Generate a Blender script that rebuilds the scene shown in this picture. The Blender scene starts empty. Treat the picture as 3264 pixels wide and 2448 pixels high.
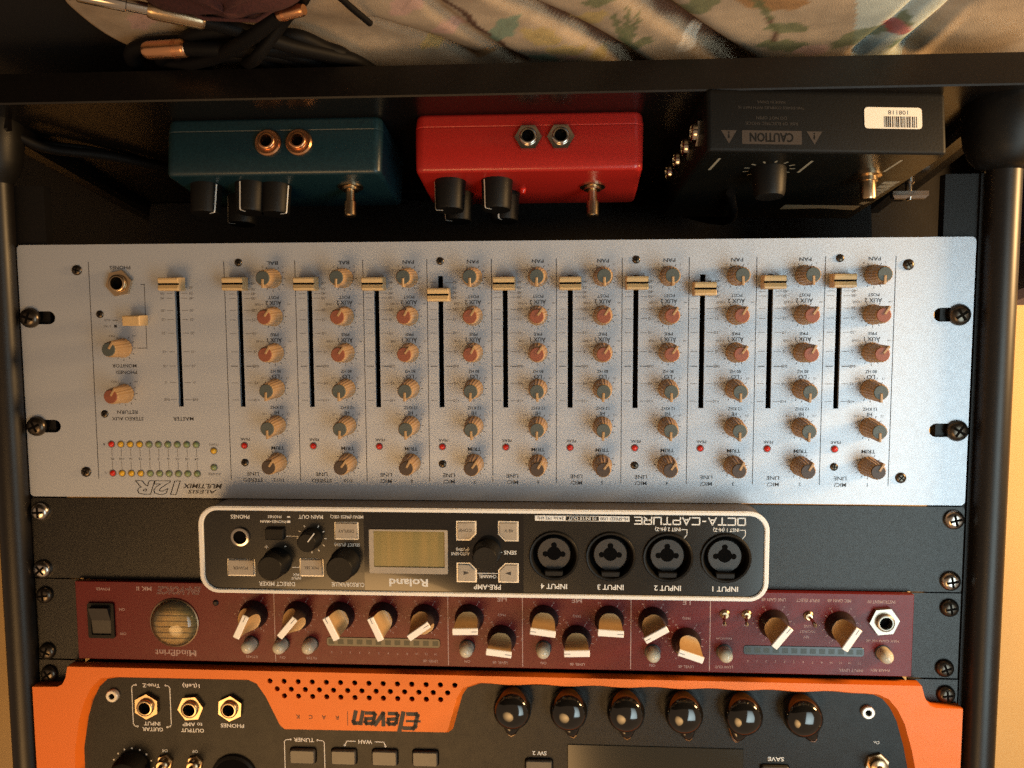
import bpy, math, random
from math import sin, cos, pi, radians, sqrt, atan2
from mathutils import Vector, Matrix
from mathutils.geometry import tessellate_polygon
random.seed(7)
S = bpy.context.scene
COL = S.collection

# ---------------------------------------------------------------- frames
# rack frame (mm): x to the right as the panels are read, y up along the panels, z out of the panels.
# the rack leans back 10 degrees; the phone was held upside down, so the camera is rolled half a turn.
TILT = radians(10)
def r2w(x, y, z):
    return Vector((x, y * sin(TILT) - z * cos(TILT), y * cos(TILT) + z * sin(TILT))) * 0.001
RACK_ROT = Matrix(((1, 0, 0), (0, sin(TILT), -cos(TILT)), (0, cos(TILT), sin(TILT))))

# ---------------------------------------------------------------- camera
CAM_AX = ((-0.99789796, 0.00463595, -0.06463876),
          (-0.00146233, 0.99557311, 0.09397891),
          (0.06478829, 0.09387589, -0.99347360))
cd = bpy.data.cameras.new('camera')
cam = bpy.data.objects.new('camera', cd); COL.objects.link(cam)
right, down, fwd = [(RACK_ROT @ Vector(a)).normalized() for a in CAM_AX]
m = Matrix((right, -down, -fwd)).transposed().to_4x4()
m.translation = r2w(-45.25, 29.53, 450.74)
cam.matrix_world = m
cd.sensor_width = 36; cd.lens = 36 * 2850 / 3264
cd.clip_start = 0.01; cd.clip_end = 50
S.camera = cam
S.render.resolution_x, S.render.resolution_y = 1024, 768

# ---------------------------------------------------------------- world, lamps, exposure
W = bpy.data.worlds.new('World'); S.world = W; W.use_nodes = True
bg = W.node_tree.nodes['Background']
bg.inputs[0].default_value = (1.0, 0.66, 0.41, 1); bg.inputs[1].default_value = 0.32

def area(name, loc, aim, size, power, col, shape='DISK', size_y=None):
    l = bpy.data.lights.new(name, 'AREA'); l.shape = shape; l.size = size
    if size_y: l.size_y = size_y
    l.energy = power; l.color = col
    o = bpy.data.objects.new(name, l); COL.objects.link(o)
    p, a = r2w(*loc), r2w(*aim)
    o.location = p; o.rotation_euler = (a - p).to_track_quat('-Z', 'Y').to_euler()
    return o
area('window_light', (-405, 245, 520), (-190, 75, 0), 0.27, 0.68, (0.76, 0.97, 1.0), 'RECTANGLE', 0.52).data.spread = radians(84)
area('ceiling_lamp', (260, 740, 780), (120, 320, 0), 0.65, 0.82, (1.0, 0.56, 0.21)).data.spread = radians(50)
area('added_side_fill', (-640, -40, 120), (-330, 30, -110), 0.14, 6.0, (1.0, 0.60, 0.25))  # unseen warm fill added to brighten the wall and the cloth's right side
S.view_settings.view_transform = 'Standard'; S.view_settings.look = 'None'
S.view_settings.exposure = -0.06; S.view_settings.gamma = 1.0
S.view_settings.use_curve_mapping = False
S.cycles.use_denoising = False; S.cycles.sample_clamp_direct = 4.0; S.cycles.sample_clamp_indirect = 1.5
S.cycles.max_bounces = 8; S.cycles.filter_width = 1.5
S.cycles.caustics_reflective = False; S.cycles.caustics_refractive = False

# ---------------------------------------------------------------- materials
def mat(name, col, rough=0.5, metal=0.0, spec=0.5, noise=0.0, nscale=400.0, bump=0.0, bscale=900.0, coat=0.0, emit=0.0):
    M = bpy.data.materials.new(name); M.use_nodes = True
    nt = M.node_tree; b = nt.nodes['Principled BSDF']
    b.inputs['Base Color'].default_value = (*col, 1)
    b.inputs['Roughness'].default_value = rough
    b.inputs['Metallic'].default_value = metal
    b.inputs['Specular IOR Level'].default_value = spec
    b.inputs['Coat Weight'].default_value = coat
    if emit:
        b.inputs['Emission Color'].default_value = (*col, 1); b.inputs['Emission Strength'].default_value = emit
    tc = nt.nodes.new('ShaderNodeTexCoord')
    if noise:
        n = nt.nodes.new('ShaderNodeTexNoise'); n.inputs['Scale'].default_value = nscale; n.inputs['Detail'].default_value = 5
        nt.links.new(tc.outputs['Object'], n.inputs['Vector'])
        r = nt.nodes.new('ShaderNodeMapRange'); r.inputs['From Min'].default_value = 0.3; r.inputs['From Max'].default_value = 0.7
        r.inputs['To Min'].default_value = 1 - noise; r.inputs['To Max'].default_value = 1 + noise
        nt.links.new(n.outputs['Fac'], r.inputs['Value'])
        mx = nt.nodes.new('ShaderNodeVectorMath'); mx.operation = 'SCALE'; mx.inputs[0].default_value = col
        nt.links.new(r.outputs[0], mx.inputs['Scale'])
        nt.links.new(mx.outputs[0], b.inputs['Base Color'])
        r2 = nt.nodes.new('ShaderNodeMapRange'); r2.inputs['To Min'].default_value = max(0.02, rough - 0.05); r2.inputs['To Max'].default_value = min(1, rough + 0.05)
        n2 = nt.nodes.new('ShaderNodeTexNoise'); n2.inputs['Scale'].default_value = nscale * 0.13; n2.inputs['Detail'].default_value = 6
        nt.links.new(tc.outputs['Object'], n2.inputs['Vector']); nt.links.new(n2.outputs['Fac'], r2.inputs['Value'])
        nt.links.new(r2.outputs[0], b.inputs['Roughness'])
    if bump:
        n = nt.nodes.new('ShaderNodeTexNoise'); n.inputs['Scale'].default_value = bscale; n.inputs['Detail'].default_value = 3
        nt.links.new(tc.outputs['Object'], n.inputs['Vector'])
        bp = nt.nodes.new('ShaderNodeBump'); bp.inputs['Strength'].default_value = bump; bp.inputs['Distance'].default_value = 0.0004
        nt.links.new(n.outputs['Fac'], bp.inputs['Height']); nt.links.new(bp.outputs[0], b.inputs['Normal'])
    return M

def clear_plastic(name, tint, solid):
    """thin clear plastic: glossy skin over a see-through, slightly milky body"""
    M = bpy.data.materials.new(name); M.use_nodes = True
    nt = M.node_tree; nt.nodes.clear()
    out = nt.nodes.new('ShaderNodeOutputMaterial')
    tr = nt.nodes.new('ShaderNodeBsdfTransparent'); tr.inputs[0].default_value = (*[0.6 + 0.4 * c for c in tint], 1)
    df = nt.nodes.new('ShaderNodeBsdfDiffuse'); df.inputs[0].default_value = (*tint, 1)
    gl = nt.nodes.new('ShaderNodeBsdfGlossy'); gl.inputs['Roughness'].default_value = 0.06
    m1 = nt.nodes.new('ShaderNodeMixShader'); m1.inputs[0].default_value = solid
    m2 = nt.nodes.new('ShaderNodeMixShader')
    fr = nt.nodes.new('ShaderNodeFresnel'); fr.inputs[0].default_value = 1.6
    nt.links.new(tr.outputs[0], m1.inputs[1]); nt.links.new(df.outputs[0], m1.inputs[2])
    nt.links.new(fr.outputs[0], m2.inputs[0]); nt.links.new(m1.outputs[0], m2.inputs[1]); nt.links.new(gl.outputs[0], m2.inputs[2])
    nt.links.new(m2.outputs[0], out.inputs[0])
    return M

M = {}
M['silver'] = mat('silver_paint', (0.46, 0.495, 0.56), 0.42, 0.35, noise=0.03, nscale=1800, bump=0.05, bscale=2500)
M['ink'] = mat('black_ink', (0.02, 0.018, 0.02), 0.55)
M['inkgrey'] = mat('grey_ink', (0.15, 0.145, 0.15), 0.55)
M['cream'] = mat('cream_plastic', (0.42, 0.265, 0.13), 0.42, noise=0.05)
M['creamcap'] = mat('cream_fader', (0.62, 0.425, 0.205), 0.38, noise=0.04)
M['capgreen'] = mat('cap_grey_green', (0.070, 0.085, 0.080), 0.5)
M['capred'] = mat('cap_brick', (0.26, 0.075, 0.040), 0.5)
M['capdark'] = mat('cap_dark_brown', (0.050, 0.030, 0.022), 0.5)
M['slot'] = mat('slot_black', (0.003, 0.0026, 0.0024), 0.9, spec=0.08)
M['blackmetal'] = mat('black_enamel', (0.007, 0.006, 0.0055), 0.42, noise=0.15, nscale=1500, bump=0.12, bscale=2200, spec=0.2)
M['plate'] = mat('textured_black_plate', (0.005, 0.004, 0.003), 0.32, noise=0.2, nscale=2200, bump=0.3, bscale=3000, spec=0.4)
M['tube'] = mat('gloss_black_tube', (0.008, 0.006, 0.005), 0.4, noise=0.15, nscale=300, spec=0.4)
M['shelf'] = mat('shelf_black', (0.004, 0.003, 0.0025), 0.30, noise=0.2, nscale=500, bump=0.05)
M['steel'] = mat('screw_steel', (0.55, 0.50, 0.45), 0.24, 1.0, noise=0.1)
M['bronze'] = mat('black_oxide', (0.09, 0.075, 0.06), 0.30, 0.9, noise=0.15)
M['chrome'] = mat('chrome', (0.62, 0.58, 0.52), 0.16, 1.0)
M['satin'] = mat('satin_nickel', (0.42, 0.38, 0.32), 0.42, 1.0)
M['copper'] = mat('copper_nickel', (0.80, 0.42, 0.22), 0.28, 1.0)
M['footblack'] = mat('foot_black', (0.006, 0.005, 0.004), 0.45, noise=0.2, spec=0.25)
M['scoop'] = mat('lit_grey_scoop', (0.56, 0.345, 0.15), 0.36, noise=0.06)  # grey knob plastic with the warm light on its dishes put into the colour
M['brass'] = mat('warm_nickel', (0.55, 0.41, 0.26), 0.28, 1.0)
M['white'] = mat('white_ink', (0.78, 0.77, 0.74), 0.5)
M['rim'] = mat('white_rim', (0.82, 0.80, 0.76), 0.35, noise=0.03)
M['octa_face'] = mat('octa_face', (0.012, 0.011, 0.009), 0.20, noise=0.12, nscale=120, coat=0.2)
M['octa_body'] = mat('octa_body', (0.11, 0.1, 0.095), 0.45, noise=0.12, bump=0.1)
M['softblack'] = mat('soft_black_knob', (0.006, 0.0055, 0.005), 0.5, bump=0.1, spec=0.22)
M['darkgrey'] = mat('dark_grey_plastic', (0.02, 0.017, 0.015), 0.45, noise=0.15)
M['button'] = mat('tan_button', (0.36, 0.31, 0.25), 0.45, noise=0.06)
M['frame'] = mat('button_frame', (0.70, 0.66, 0.58), 0.3, 0.3)
M['maroon'] = mat('maroon_enamel', (0.125, 0.0085, 0.009), 0.36, noise=0.10, nscale=1600, bump=0.1, bscale=2200, spec=0.28)
M['pinkink'] = mat('pink_grey_ink', (0.42, 0.28, 0.26), 0.55)
M['knobgrey'] = mat('shaded_grey_plastic', (0.05, 0.034, 0.024), 0.34, noise=0.06)  # same knob plastic, darkened for the shade on the wing walls
M['skirt'] = mat('knob_skirt', (0.02, 0.012, 0.012), 0.42, spec=0.3)
M['whitebar'] = mat('white_knob_bar', (0.9, 0.88, 0.85), 0.35)
M['meter'] = mat('meter_window', (0.007, 0.009, 0.007), 0.25)
M['meterseg'] = mat('meter_segment', (0.016, 0.024, 0.016), 0.4)
M['orange'] = mat('orange_paint', (0.8, 0.172, 0.012), 0.5, noise=0.02, nscale=900, bump=0.05, bscale=1800)
M['eleven_black'] = mat('eleven_black', (0.006, 0.005, 0.004), 0.42, noise=0.15, nscale=1500, bump=0.15, bscale=2600, spec=0.3)
M['glossblack'] = mat('gloss_black_knob', (0.008, 0.007, 0.006), 0.10, coat=0.5)
M['amberreflect'] = mat('amber_reflection', (0.2, 0.085, 0.022), 0.22)  # orange panel's reflection in the black knobs, as a flat colour
M['grey_button'] = mat('grey_button', (0.060, 0.056, 0.050), 0.35, noise=0.1)
M['screen'] = mat('screen_dark', (0.03, 0.026, 0.018), 0.14)
M['red'] = mat('red_paint', (0.42, 0.02, 0.014), 0.26, noise=0.06, nscale=700, bump=0.08, bscale=900)
M['blue'] = mat('teal_paint', (0.007, 0.027, 0.036), 0.34, noise=0.2, nscale=900, bump=0.12, bscale=900)
M['boxblack'] = mat('pedal_black', (0.006, 0.006, 0.005), 0.34, noise=0.15, nscale=900, spec=0.2)
M['boxside'] = mat('pedal_side', (0.005, 0.005, 0.005), 0.55, noise=0.2, nscale=1500, bump=0.2, spec=0.18)
M['caution'] = mat('caution_ink', (0.036, 0.026, 0.021), 0.6)
M['dimink'] = mat('dim_ink', (0.03, 0.024, 0.02), 0.6)
M['sticker'] = mat('sticker', (0.80, 0.73, 0.62), 0.6)
M['print_reflection'] = mat('cream_print_reflection', (0.3, 0.27, 0.2), 0.4)  # cream for the printed marks and for the painted reflection
M['ledred'] = mat('led_red', (0.62, 0.022, 0.012), 0.22)
M['ledyel'] = mat('led_yellow', (0.72, 0.42, 0.03), 0.22)
M['ledgreen'] = mat('led_green', (0.27, 0.33, 0.15), 0.22)
M['clear'] = clear_plastic('clear_button', (0.97, 0.90, 0.72), 0.62)
M['dome'] = clear_plastic('clear_dome', (0.85, 0.75, 0.50), 0.08)
M['yellowfoil'] = mat('yellow_backing', (0.48, 0.33, 0.12), 0.35, noise=0.25, nscale=260, bump=0.4, bscale=500)
M['cable'] = mat('cable_rubber', (0.004, 0.0035, 0.0035), 0.6, spec=0.15)
M['wall'] = mat('cream_wall', (0.52, 0.345, 0.145), 0.7, noise=0.05, nscale=20, bump=0.2, bscale=300)
M['wood'] = mat('brown_wood', (0.17, 0.10, 0.05), 0.5, noise=0.3, nscale=60)
M['darkfloor'] = mat('dark_carpet', (0.006, 0.004, 0.003), 0.9, noise=0.4, nscale=900, bump=0.6)
M['bluecover'] = mat('blue_cover', (0.02, 0.022, 0.10), 0.5)
M['maroon_cloth'] = mat('maroon_cloth', (0.05, 0.012, 0.01), 0.9, noise=0.3, nscale=900, bump=0.5)

def lcd_mat():
    Mt = mat('lcd', (0.42, 0.31, 0.09), 0.25)
    nt = Mt.node_tree; b = nt.nodes['Principled BSDF']
    tc = nt.nodes.new('ShaderNodeTexCoord'); mp = nt.nodes.new('ShaderNodeMapping'); mp.inputs['Scale'].default_value = (1, 0.06, 1)
    n = nt.nodes.new('ShaderNodeTexNoise'); n.inputs['Scale'].default_value = 170; n.inputs['Detail'].default_value = 2
    rp = nt.nodes.new('ShaderNodeValToRGB')
    rp.color_ramp.elements[0].position = 0.38; rp.color_ramp.elements[0].color = (0.19, 0.155, 0.050, 1)
    rp.color_ramp.elements[1].position = 0.62; rp.color_ramp.elements[1].color = (0.26, 0.185, 0.058, 1)
    nt.links.new(tc.outputs['Object'], mp.inputs[0]); nt.links.new(mp.outputs[0], n.inputs['Vector'])
    nt.links.new(n.outputs['Fac'], rp.inputs[0]); nt.links.new(rp.outputs[0], b.inputs['Base Color'])
    return Mt
M['lcd'] = lcd_mat()

# ---------------------------------------------------------------- mesh builder (mm)
class MB:
    def __init__(s): s.v = []; s.f = []; s.c = None
    def add(s, vs, fs, xf=None):
        n = len(s.v)
        s.v += [tuple(xf @ Vector(p)) if xf else tuple(p) for p in vs]
        s.f += [tuple(i + n for i in f) for f in fs]
        return s
    def box(s, x0, y0, z0, x1, y1, z1, ch=0.0, xf=None):
        """box, its +z edge chamfered by ch"""
        x0, x1 = min(x0, x1), max(x0, x1); y0, y1 = min(y0, y1), max(y0, y1); z0, z1 = min(z0, z1), max(z0, z1)
        vs = []; loops = [(0, z0), (0, z1 - ch)] + ([(ch, z1)] if ch else [])
        for d, z in loops: vs += [(x0 + d, y0 + d, z), (x1 - d, y0 + d, z), (x1 - d, y1 - d, z), (x0 + d, y1 - d, z)]
        fs = [(3, 2, 1, 0)]; n = len(loops)
        for k in range(n - 1):
            for i in range(4): j = (i + 1) % 4; fs.append((k * 4 + i, k * 4 + j, k * 4 + 4 + j, k * 4 + 4 + i))
        b = 4 * (n - 1); fs.append((b, b + 1, b + 2, b + 3))
        return s.add(vs, fs, xf)
    def lathe(s, cx, cy, prof, n=24, xf=None, rib=0.0, cap=True):
        """prof: list of (radius, z), turned about the z axis through cx, cy"""
        vs = []; fs = []
        for r, z in prof:
            for i in range(n):
                a = 2 * pi * i / n; rr = r * (1 - rib * (i % 2))
                vs.append((cx + rr * cos(a), cy + rr * sin(a), z))
        for k in range(len(prof) - 1):
            for i in range(n):
                j = (i + 1) % n; fs.append((k * n + i, k * n + j, (k + 1) * n + j, (k + 1) * n + i))
        if cap:
            fs.append(tuple(reversed(range(n)))); e = (len(prof) - 1) * n; fs.append(tuple(range(e, e + n)))
        return s.add(vs, fs, xf)
    def prism(s, pts, z0, z1, ch=0.0, xf=None):
        """closed outline pts (ccw) from z0 to z1, top edge drawn in by ch"""
        n = len(pts); loops = [(pts, z0)]
        if ch: loops += [(pts, z1 - ch), (inset(pts, ch), z1)]
        else: loops.append((pts, z1))
        vs = [(p[0], p[1], z) for L, z in loops for p in L]; fs = []
        for k in range(len(loops) - 1):
            for i in range(n): j = (i + 1) % n; fs.append((k * n + i, k * n + j, (k + 1) * n + j, (k + 1) * n + i))
        b = n * (len(loops) - 1)
        for t in tessellate_polygon([[Vector((p[0], p[1], 0)) for p in loops[-1][0]]]): fs.append(up(vs, tuple(b + i for i in t)))
        for t in tessellate_polygon([[Vector((p[0], p[1], 0)) for p in pts]]): fs.append(tuple(reversed(up(vs, t))))
        return s.add(vs, fs, xf)
    def plate(s, outer, holes, z0, z1, xf=None):
        """plate with real holes"""
        loops = [outer] + holes
        flat = [p for L in loops for p in L]; n = len(flat)
        vs = [(p[0], p[1], z1) for p in flat] + [(p[0], p[1], z0) for p in flat]; fs = []
        for t in tessellate_polygon([[Vector((p[0], p[1], 0)) for p in L] for L in loops]):
            t = up(vs, t); fs.append(t); fs.append(tuple(n + i for i in reversed(t)))
        o = 0
        for q, L in enumerate(loops):
            k = len(L)
            for i in range(k):
                j = (i + 1) % k; fs.append((o + j, o + i, n + o + i, n + o + j) if area2(L) * (1 if q == 0 else -1) < 0 else (o + i, o + j, n + o + j, n + o + i)[::-1])
            o += k
        return s.add(vs, fs, xf)
    def tube(s, pts, r, n=10, xf=None):
        pts = [Vector(p) for p in pts]; vs = []; fs = []; k = len(pts)
        up_ = Vector((0.13, 0.21, 0.97))
        for i, p in enumerate(pts):
            t = (pts[min(i + 1, k - 1)] - pts[max(i - 1, 0)]).normalized()
            a = t.cross(up_).normalized(); b = a.cross(t)
            rr = r[i] if isinstance(r, (list, tuple)) else r
            for q in range(n): an = 2 * pi * q / n; vs.append(tuple(p + a * rr * cos(an) + b * rr * sin(an)))
        for i in range(k - 1):
            for q in range(n): w = (q + 1) % n; fs.append((i * n + q, i * n + w, (i + 1) * n + w, (i + 1) * n + q))
        fs.append(tuple(reversed(range(n)))); fs.append(tuple(range((k - 1) * n, k * n)))
        return s.add(vs, fs, xf)
    # flat print
    def dot(s, x, y, r, z, n=10):
        return s.add([(x + r * cos(2 * pi * i / n), y + r * sin(2 * pi * i / n), z) for i in range(n)], [tuple(range(n))])
    def rect(s, x0, y0, x1, y1, z, xf=None):
        x0, x1 = min(x0, x1), max(x0, x1); y0, y1 = min(y0, y1), max(y0, y1)
        return s.add([(x0, y0, z), (x1, y0, z), (x1, y1, z), (x0, y1, z)], [(0, 1, 2, 3)], xf)
    def line(s, pts, t, z, xf=None):
        for (x0, y0), (x1, y1) in zip(pts[:-1], pts[1:]):
            d = Vector((x1 - x0, y1 - y0)); L = d.length
            if L < 1e-6: continue
            d /= L; nx, ny = -d.y * t / 2, d.x * t / 2; ex, ey = d.x * t / 2, d.y * t / 2
            s.add([(x0 - ex + nx, y0 - ey + ny, z), (x0 - ex - nx, y0 - ey - ny, z), (x1 + ex - nx, y1 + ey - ny, z), (x1 + ex + nx, y1 + ey + ny, z)], [(0, 1, 2, 3)], xf)
        return s
    def text(s, txt, x, y, h, z, width=None, al='C', bold=0.0, shear=0.0, outline=0.0, xf=None):
        """flat lettering, h = capital height, (x, y) = centre of the line"""
        vs, fs, bb = glyphs(txt, bold, outline)
        k = h / CAPH[0]; w = (bb[1] - bb[0]) * k; kx = k * (width / w if width and w > 1e-6 else 1); w = (bb[1] - bb[0]) * kx
        ox = x - {'C': w / 2, 'L': 0, 'R': w}[al] - bb[0] * kx
        return s.add([(ox + p[0] * kx + shear * (p[1] * k - h / 2), y - h / 2 + p[1] * k, z) for p in vs], fs, xf)

def area2(L): return sum(L[i][0] * L[(i + 1) % len(L)][1] - L[(i + 1) % len(L)][0] * L[i][1] for i in range(len(L)))
def up(vs, t):
    a, b, c = [vs[i] for i in t[:3]]
    return tuple(t) if (b[0] - a[0]) * (c[1] - a[1]) - (b[1] - a[1]) * (c[0] - a[0]) > 0 else tuple(reversed(t))
def inset(pts, d):
    n = len(pts); out = []; sgn = 1 if area2(pts) > 0 else -1
    for i in range(n):
        a, b, c = Vector(pts[i - 1][:2]), Vector(pts[i][:2]), Vector(pts[(i + 1) % n][:2])
        e1 = (b - a).normalized(); e2 = (c - b).normalized()
        n1 = Vector((-e1.y, e1.x)) * sgn; n2 = Vector((-e2.y, e2.x)) * sgn
        q = n1 + n2; q = q / max(0.35, q.dot(n1)) if q.length > 1e-6 else n1
        out.append((b.x + q.x * d, b.y + q.y * d))
    return out
def rrect(x0, y0, x1, y1, r, n=5):
    x0, x1 = min(x0, x1), max(x0, x1); y0, y1 = min(y0, y1), max(y0, y1); out = []
    for cx, cy, a0 in ((x1 - r, y0 + r, -90), (x1 - r, y1 - r, 0), (x0 + r, y1 - r, 90), (x0 + r, y0 + r, 180)):
        for i in range(n + 1): a = radians(a0 + 90 * i / n); out.append((cx + r * cos(a), cy + r * sin(a)))
    return out
def circ(cx, cy, r, n=20, a0=0): return [(cx + r * cos(a0 + 2 * pi * i / n), cy + r * sin(a0 + 2 * pi * i / n)) for i in range(n)]
def slot_pts(cx, cy, hx, r, n=8):
    return [(cx + hx + r * cos(a), cy + r * sin(a)) for a in [(-pi / 2 + pi * i / n) for i in range(n + 1)]] + \
           [(cx - hx + r * cos(a), cy + r * sin(a)) for a in [(pi / 2 + pi * i / n) for i in range(n + 1)]]

_g = {}; CAPH = [0.7]
def glyphs(txt, bold=0.0, outline=0.0):
    k = (txt, bold, outline)
    if k not in _g:
        c = bpy.data.curves.new('t', 'FONT'); c.body = txt; c.resolution_u = 2; c.offset = bold
        if outline: c.fill_mode = 'NONE'; c.bevel_depth = outline; c.bevel_resolution = 0
        o = bpy.data.objects.new('t', c); me = o.to_mesh()
        vs = [(v.co.x, v.co.y) for v in me.vertices]; fs = [tuple(p.vertices) for p in me.polygons]
        o.to_mesh_clear(); bpy.data.objects.remove(o); bpy.data.curves.remove(c)
        xs = [v[0] for v in vs] or [0, 1]
        _g[k] = (vs, fs, (min(xs), max(xs)))
    return _g[k]
CAPH[0] = max(v[1] for v in glyphs('H')[0])

# ---------------------------------------------------------------- objects
ORG = {}
def make_mesh(name, mb, org=(0, 0, 0), smooth=35):
    me = bpy.data.meshes.new(name)
    me.from_pydata([((x - org[0]) * .001, (y - org[1]) * .001, (z - org[2]) * .001) for x, y, z in mb.v], [], mb.f)
    me.validate(); me.update()
    if smooth:
        me.polygons.foreach_set('use_smooth', [True] * len(me.polygons)); me.set_sharp_from_angle(angle=radians(smooth))
    return me
def tag(o, label, cat, group=None, kind=None):
    if label: o['label'] = label
    if cat: o['category'] = cat
    if group: o['group'] = group
    if kind: o['kind'] = kind
    return o
def rack_thing(name, label, cat, x, y, z, group=None):
    """Empty at the base of a thing that is mounted square to the rack"""
    o = bpy.data.objects.new(name, None); COL.objects.link(o); o.empty_display_size = 0.02
    mm = RACK_ROT.to_4x4(); mm.translation = r2w(x, y, z); o.matrix_world = mm
    ORG[o] = (x, y, z); tag(o, label, cat, group); return o
def ground_thing(name, label, cat, x, y, z, rz=0.0, group=None):
    o = bpy.data.objects.new(name, None); COL.objects.link(o); o.empty_display_size = 0.02
    o.location = (x * .001, y * .001, z * .001); o.rotation_euler = (0, 0, rz)
    ORG[o] = (0, 0, 0); tag(o, label, cat, group); return o
def part(name, mb, material, parent, smooth=35, label=None, kind=None, mesh=None):
    """a part whose vertices are given in the frame of its thing"""
    root = parent
    while root not in ORG: root = root.parent
    me = mesh or make_mesh(name, mb, ORG[root], smooth)
    if not me.materials: me.materials.append(M[material])
    o = bpy.data.objects.new(name, me); COL.objects.link(o); o.parent = parent
    if parent is not root: o.location = -(Vector(parent.location))
    if label: o['label'] = label
    if kind: o['kind'] = kind
    return o
def place(name, me, parent, x, y, z, rz=0.0, kids=()):
    """a part that shares its mesh with its look-alikes; kids: (name, mesh) sub-parts"""
    g = ORG[parent]
    o = bpy.data.objects.new(name, me); COL.objects.link(o); o.parent = parent
    o.location = ((x - g[0]) * .001, (y - g[1]) * .001, (z - g[2]) * .001); o.rotation_euler = (0, 0, rz)
    for nm, km in kids:
        c = bpy.data.objects.new(nm, km); COL.objects.link(c); c.parent = o
    return o
def shared(name, mb, material, smooth=35):
    me = make_mesh(name, mb, (0, 0, 0), smooth); me.materials.append(M[material]); return me

# shared hardware ------------------------------------------------
def screw_meshes(r, h, metal):
    b = MB(); b.lathe(0, 0, [(r, 0), (r, h * .25), (r * .93, h * .55), (r * .72, h * .85), (r * .45, h)], 20)
    c = MB(); a = r * .58; t = r * .12
    c.box(-a, -t, h * .6, a, t, h * 1.03); c.box(-t, -a, h * .6, t, a, h * 1.035)
    return shared('screw', b, metal, 60), shared('cross_recess', c, 'slot', 0)
SCR_STEEL = screw_meshes(5.0, 3.6, 'steel'); SCR_BRONZE = screw_meshes(5.3, 3.6, 'bronze'); SCR_DARK = screw_meshes(4.6, 3.2, 'bronze')
SCR_SMALL = screw_meshes(2.7, 1.2, 'bronze'); SCR_TINY = screw_meshes(2.0, 0.9, 'bronze')
def screw(ms, parent, x, y, z, name='rack_screw'):
    return place(name, ms[0], parent, x, y, z, random.uniform(0, 1.5), [('cross_recess', ms[1])])

def hexpts(r, a0=0): return [(r * cos(a0 + pi / 3 * i), r * sin(a0 + pi / 3 * i)) for i in range(6)]
def jack_meshes(r_nut, metal, hexnut=True, h=4.0, hole=3.2):
    nut = MB()
    if hexnut: nut.plate(hexpts(r_nut), [circ(0, 0, hole + 1.2, 24)], 0, h * .55)
    else: nut.lathe(0, 0, [(r_nut, 0), (r_nut, h * .3), (r_nut * .9, h * .5), (hole + 1.3, h * .5)], 28, cap=False)
    sl = MB(); sl.lathe(0, 0, [(hole + 1.25, 0.2), (hole + 1.25, h * .9), (hole + .8, h), (hole, h), (hole - .1, h * .85), (hole - .1, 0.3)], 28, cap=False)
    bl = MB(); bl.lathe(0, 0, [(hole - .05, 0.25), (hole - .05, 0.45)], 24)
    return shared('jack_nut', nut, metal), shared('sleeve', sl, metal, 50), shared('socket', bl, 'slot', 0)
def jack(ms, parent, x, y, z, rz=0.3, name='jack_socket'):
    return place(name, ms[0], parent, x, y, z, rz, [('sleeve', ms[1]), ('socket_hole', ms[2])])

# =================================================================================
#  SETTING
# =================================================================================
def struct(name, mb, material, smooth=0):
    me = make_mesh(name, mb, (0, 0, 0), smooth); me.materials.append(M[material])
    o = bpy.data.objects.new(name, me); COL.objects.link(o); o['kind'] = 'structure'; return o
b = MB(); b.box(-1400, -1500, -110, 1400, 400, -102); struct('floor', b, 'darkfloor')
b = MB(); b.box(-900, 158, 1, 900, 170, 700); struct('wall', b, 'wall')
b = MB(); b.box(-900, 160, -102, 900, 170, 1); struct('wall_base', b, 'darkfloor')
t = ground_thing('wooden_ledge', 'brown wooden ledge along the foot of the cream wall beside the rack', 'ledge', -420, 150, -14)
b = MB(); b.box(-110, -10, 0, 110, 8, 14, 1.5); part('board', b, 'wood', t)
b = MB(); b.box(-108, -6, -88, 108, 8, 0); part('support', b, 'darkfloor', t)
t = ground_thing('blue_case', 'dark blue padded case standing beside the right hand rack post', 'case', -318, 64, -102)
b = MB(); b.prism(rrect(-28, -28, 28, 28, 6), 0, 121, 4); part('case_body', b, 'bluecover', t)
b = MB(); b.prism(rrect(-28.6, -28.6, 28.6, 28.6, 6), 90, 92); part('zip_band', b, 'ink', t)

# bedspread ------------------------------------------------------
def seg_d(px, py, a, b2):
    dx, dy = b2[0] - a[0], b2[1] - a[1]; L = dx * dx + dy * dy
    t_ = max(0, min(1, ((px - a[0]) * dx + (py - a[1]) * dy) / L)) if L else 0
    return sqrt((px - a[0] - t_ * dx) ** 2 + (py - a[1] - t_ * dy) ** 2), t_
def poly_d(px, py, P): return min(seg_d(px, py, P[i], P[i + 1])[0] for i in range(len(P) - 1))
def sm(e0, e1, x): t_ = max(0, min(1, (x - e0) / (e1 - e0))); return t_ * t_ * (3 - 2 * t_)
CREASE = [([(-5, -112), (-21, -89), (-40, -70), (-66, -40), (-80, -20)], 5.0, 6.0), ([(-60, -110), (-71, -90), (-87, -70), (-114, -37), (-130, -15)], 6.0, 8.5),
          ([(22, -110), (10, -80), (-6, -55), (-20, -30)], 4.0, 3.0), ([(40, -70), (20, -52), (4, -34)], 4.0, 3.5), ([(-208, -84), (-201, -55), (-199, -30)], 6.0, 7.0), ([(-188, -90), (-176, -34)], 3.0, 2.5)]
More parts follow.
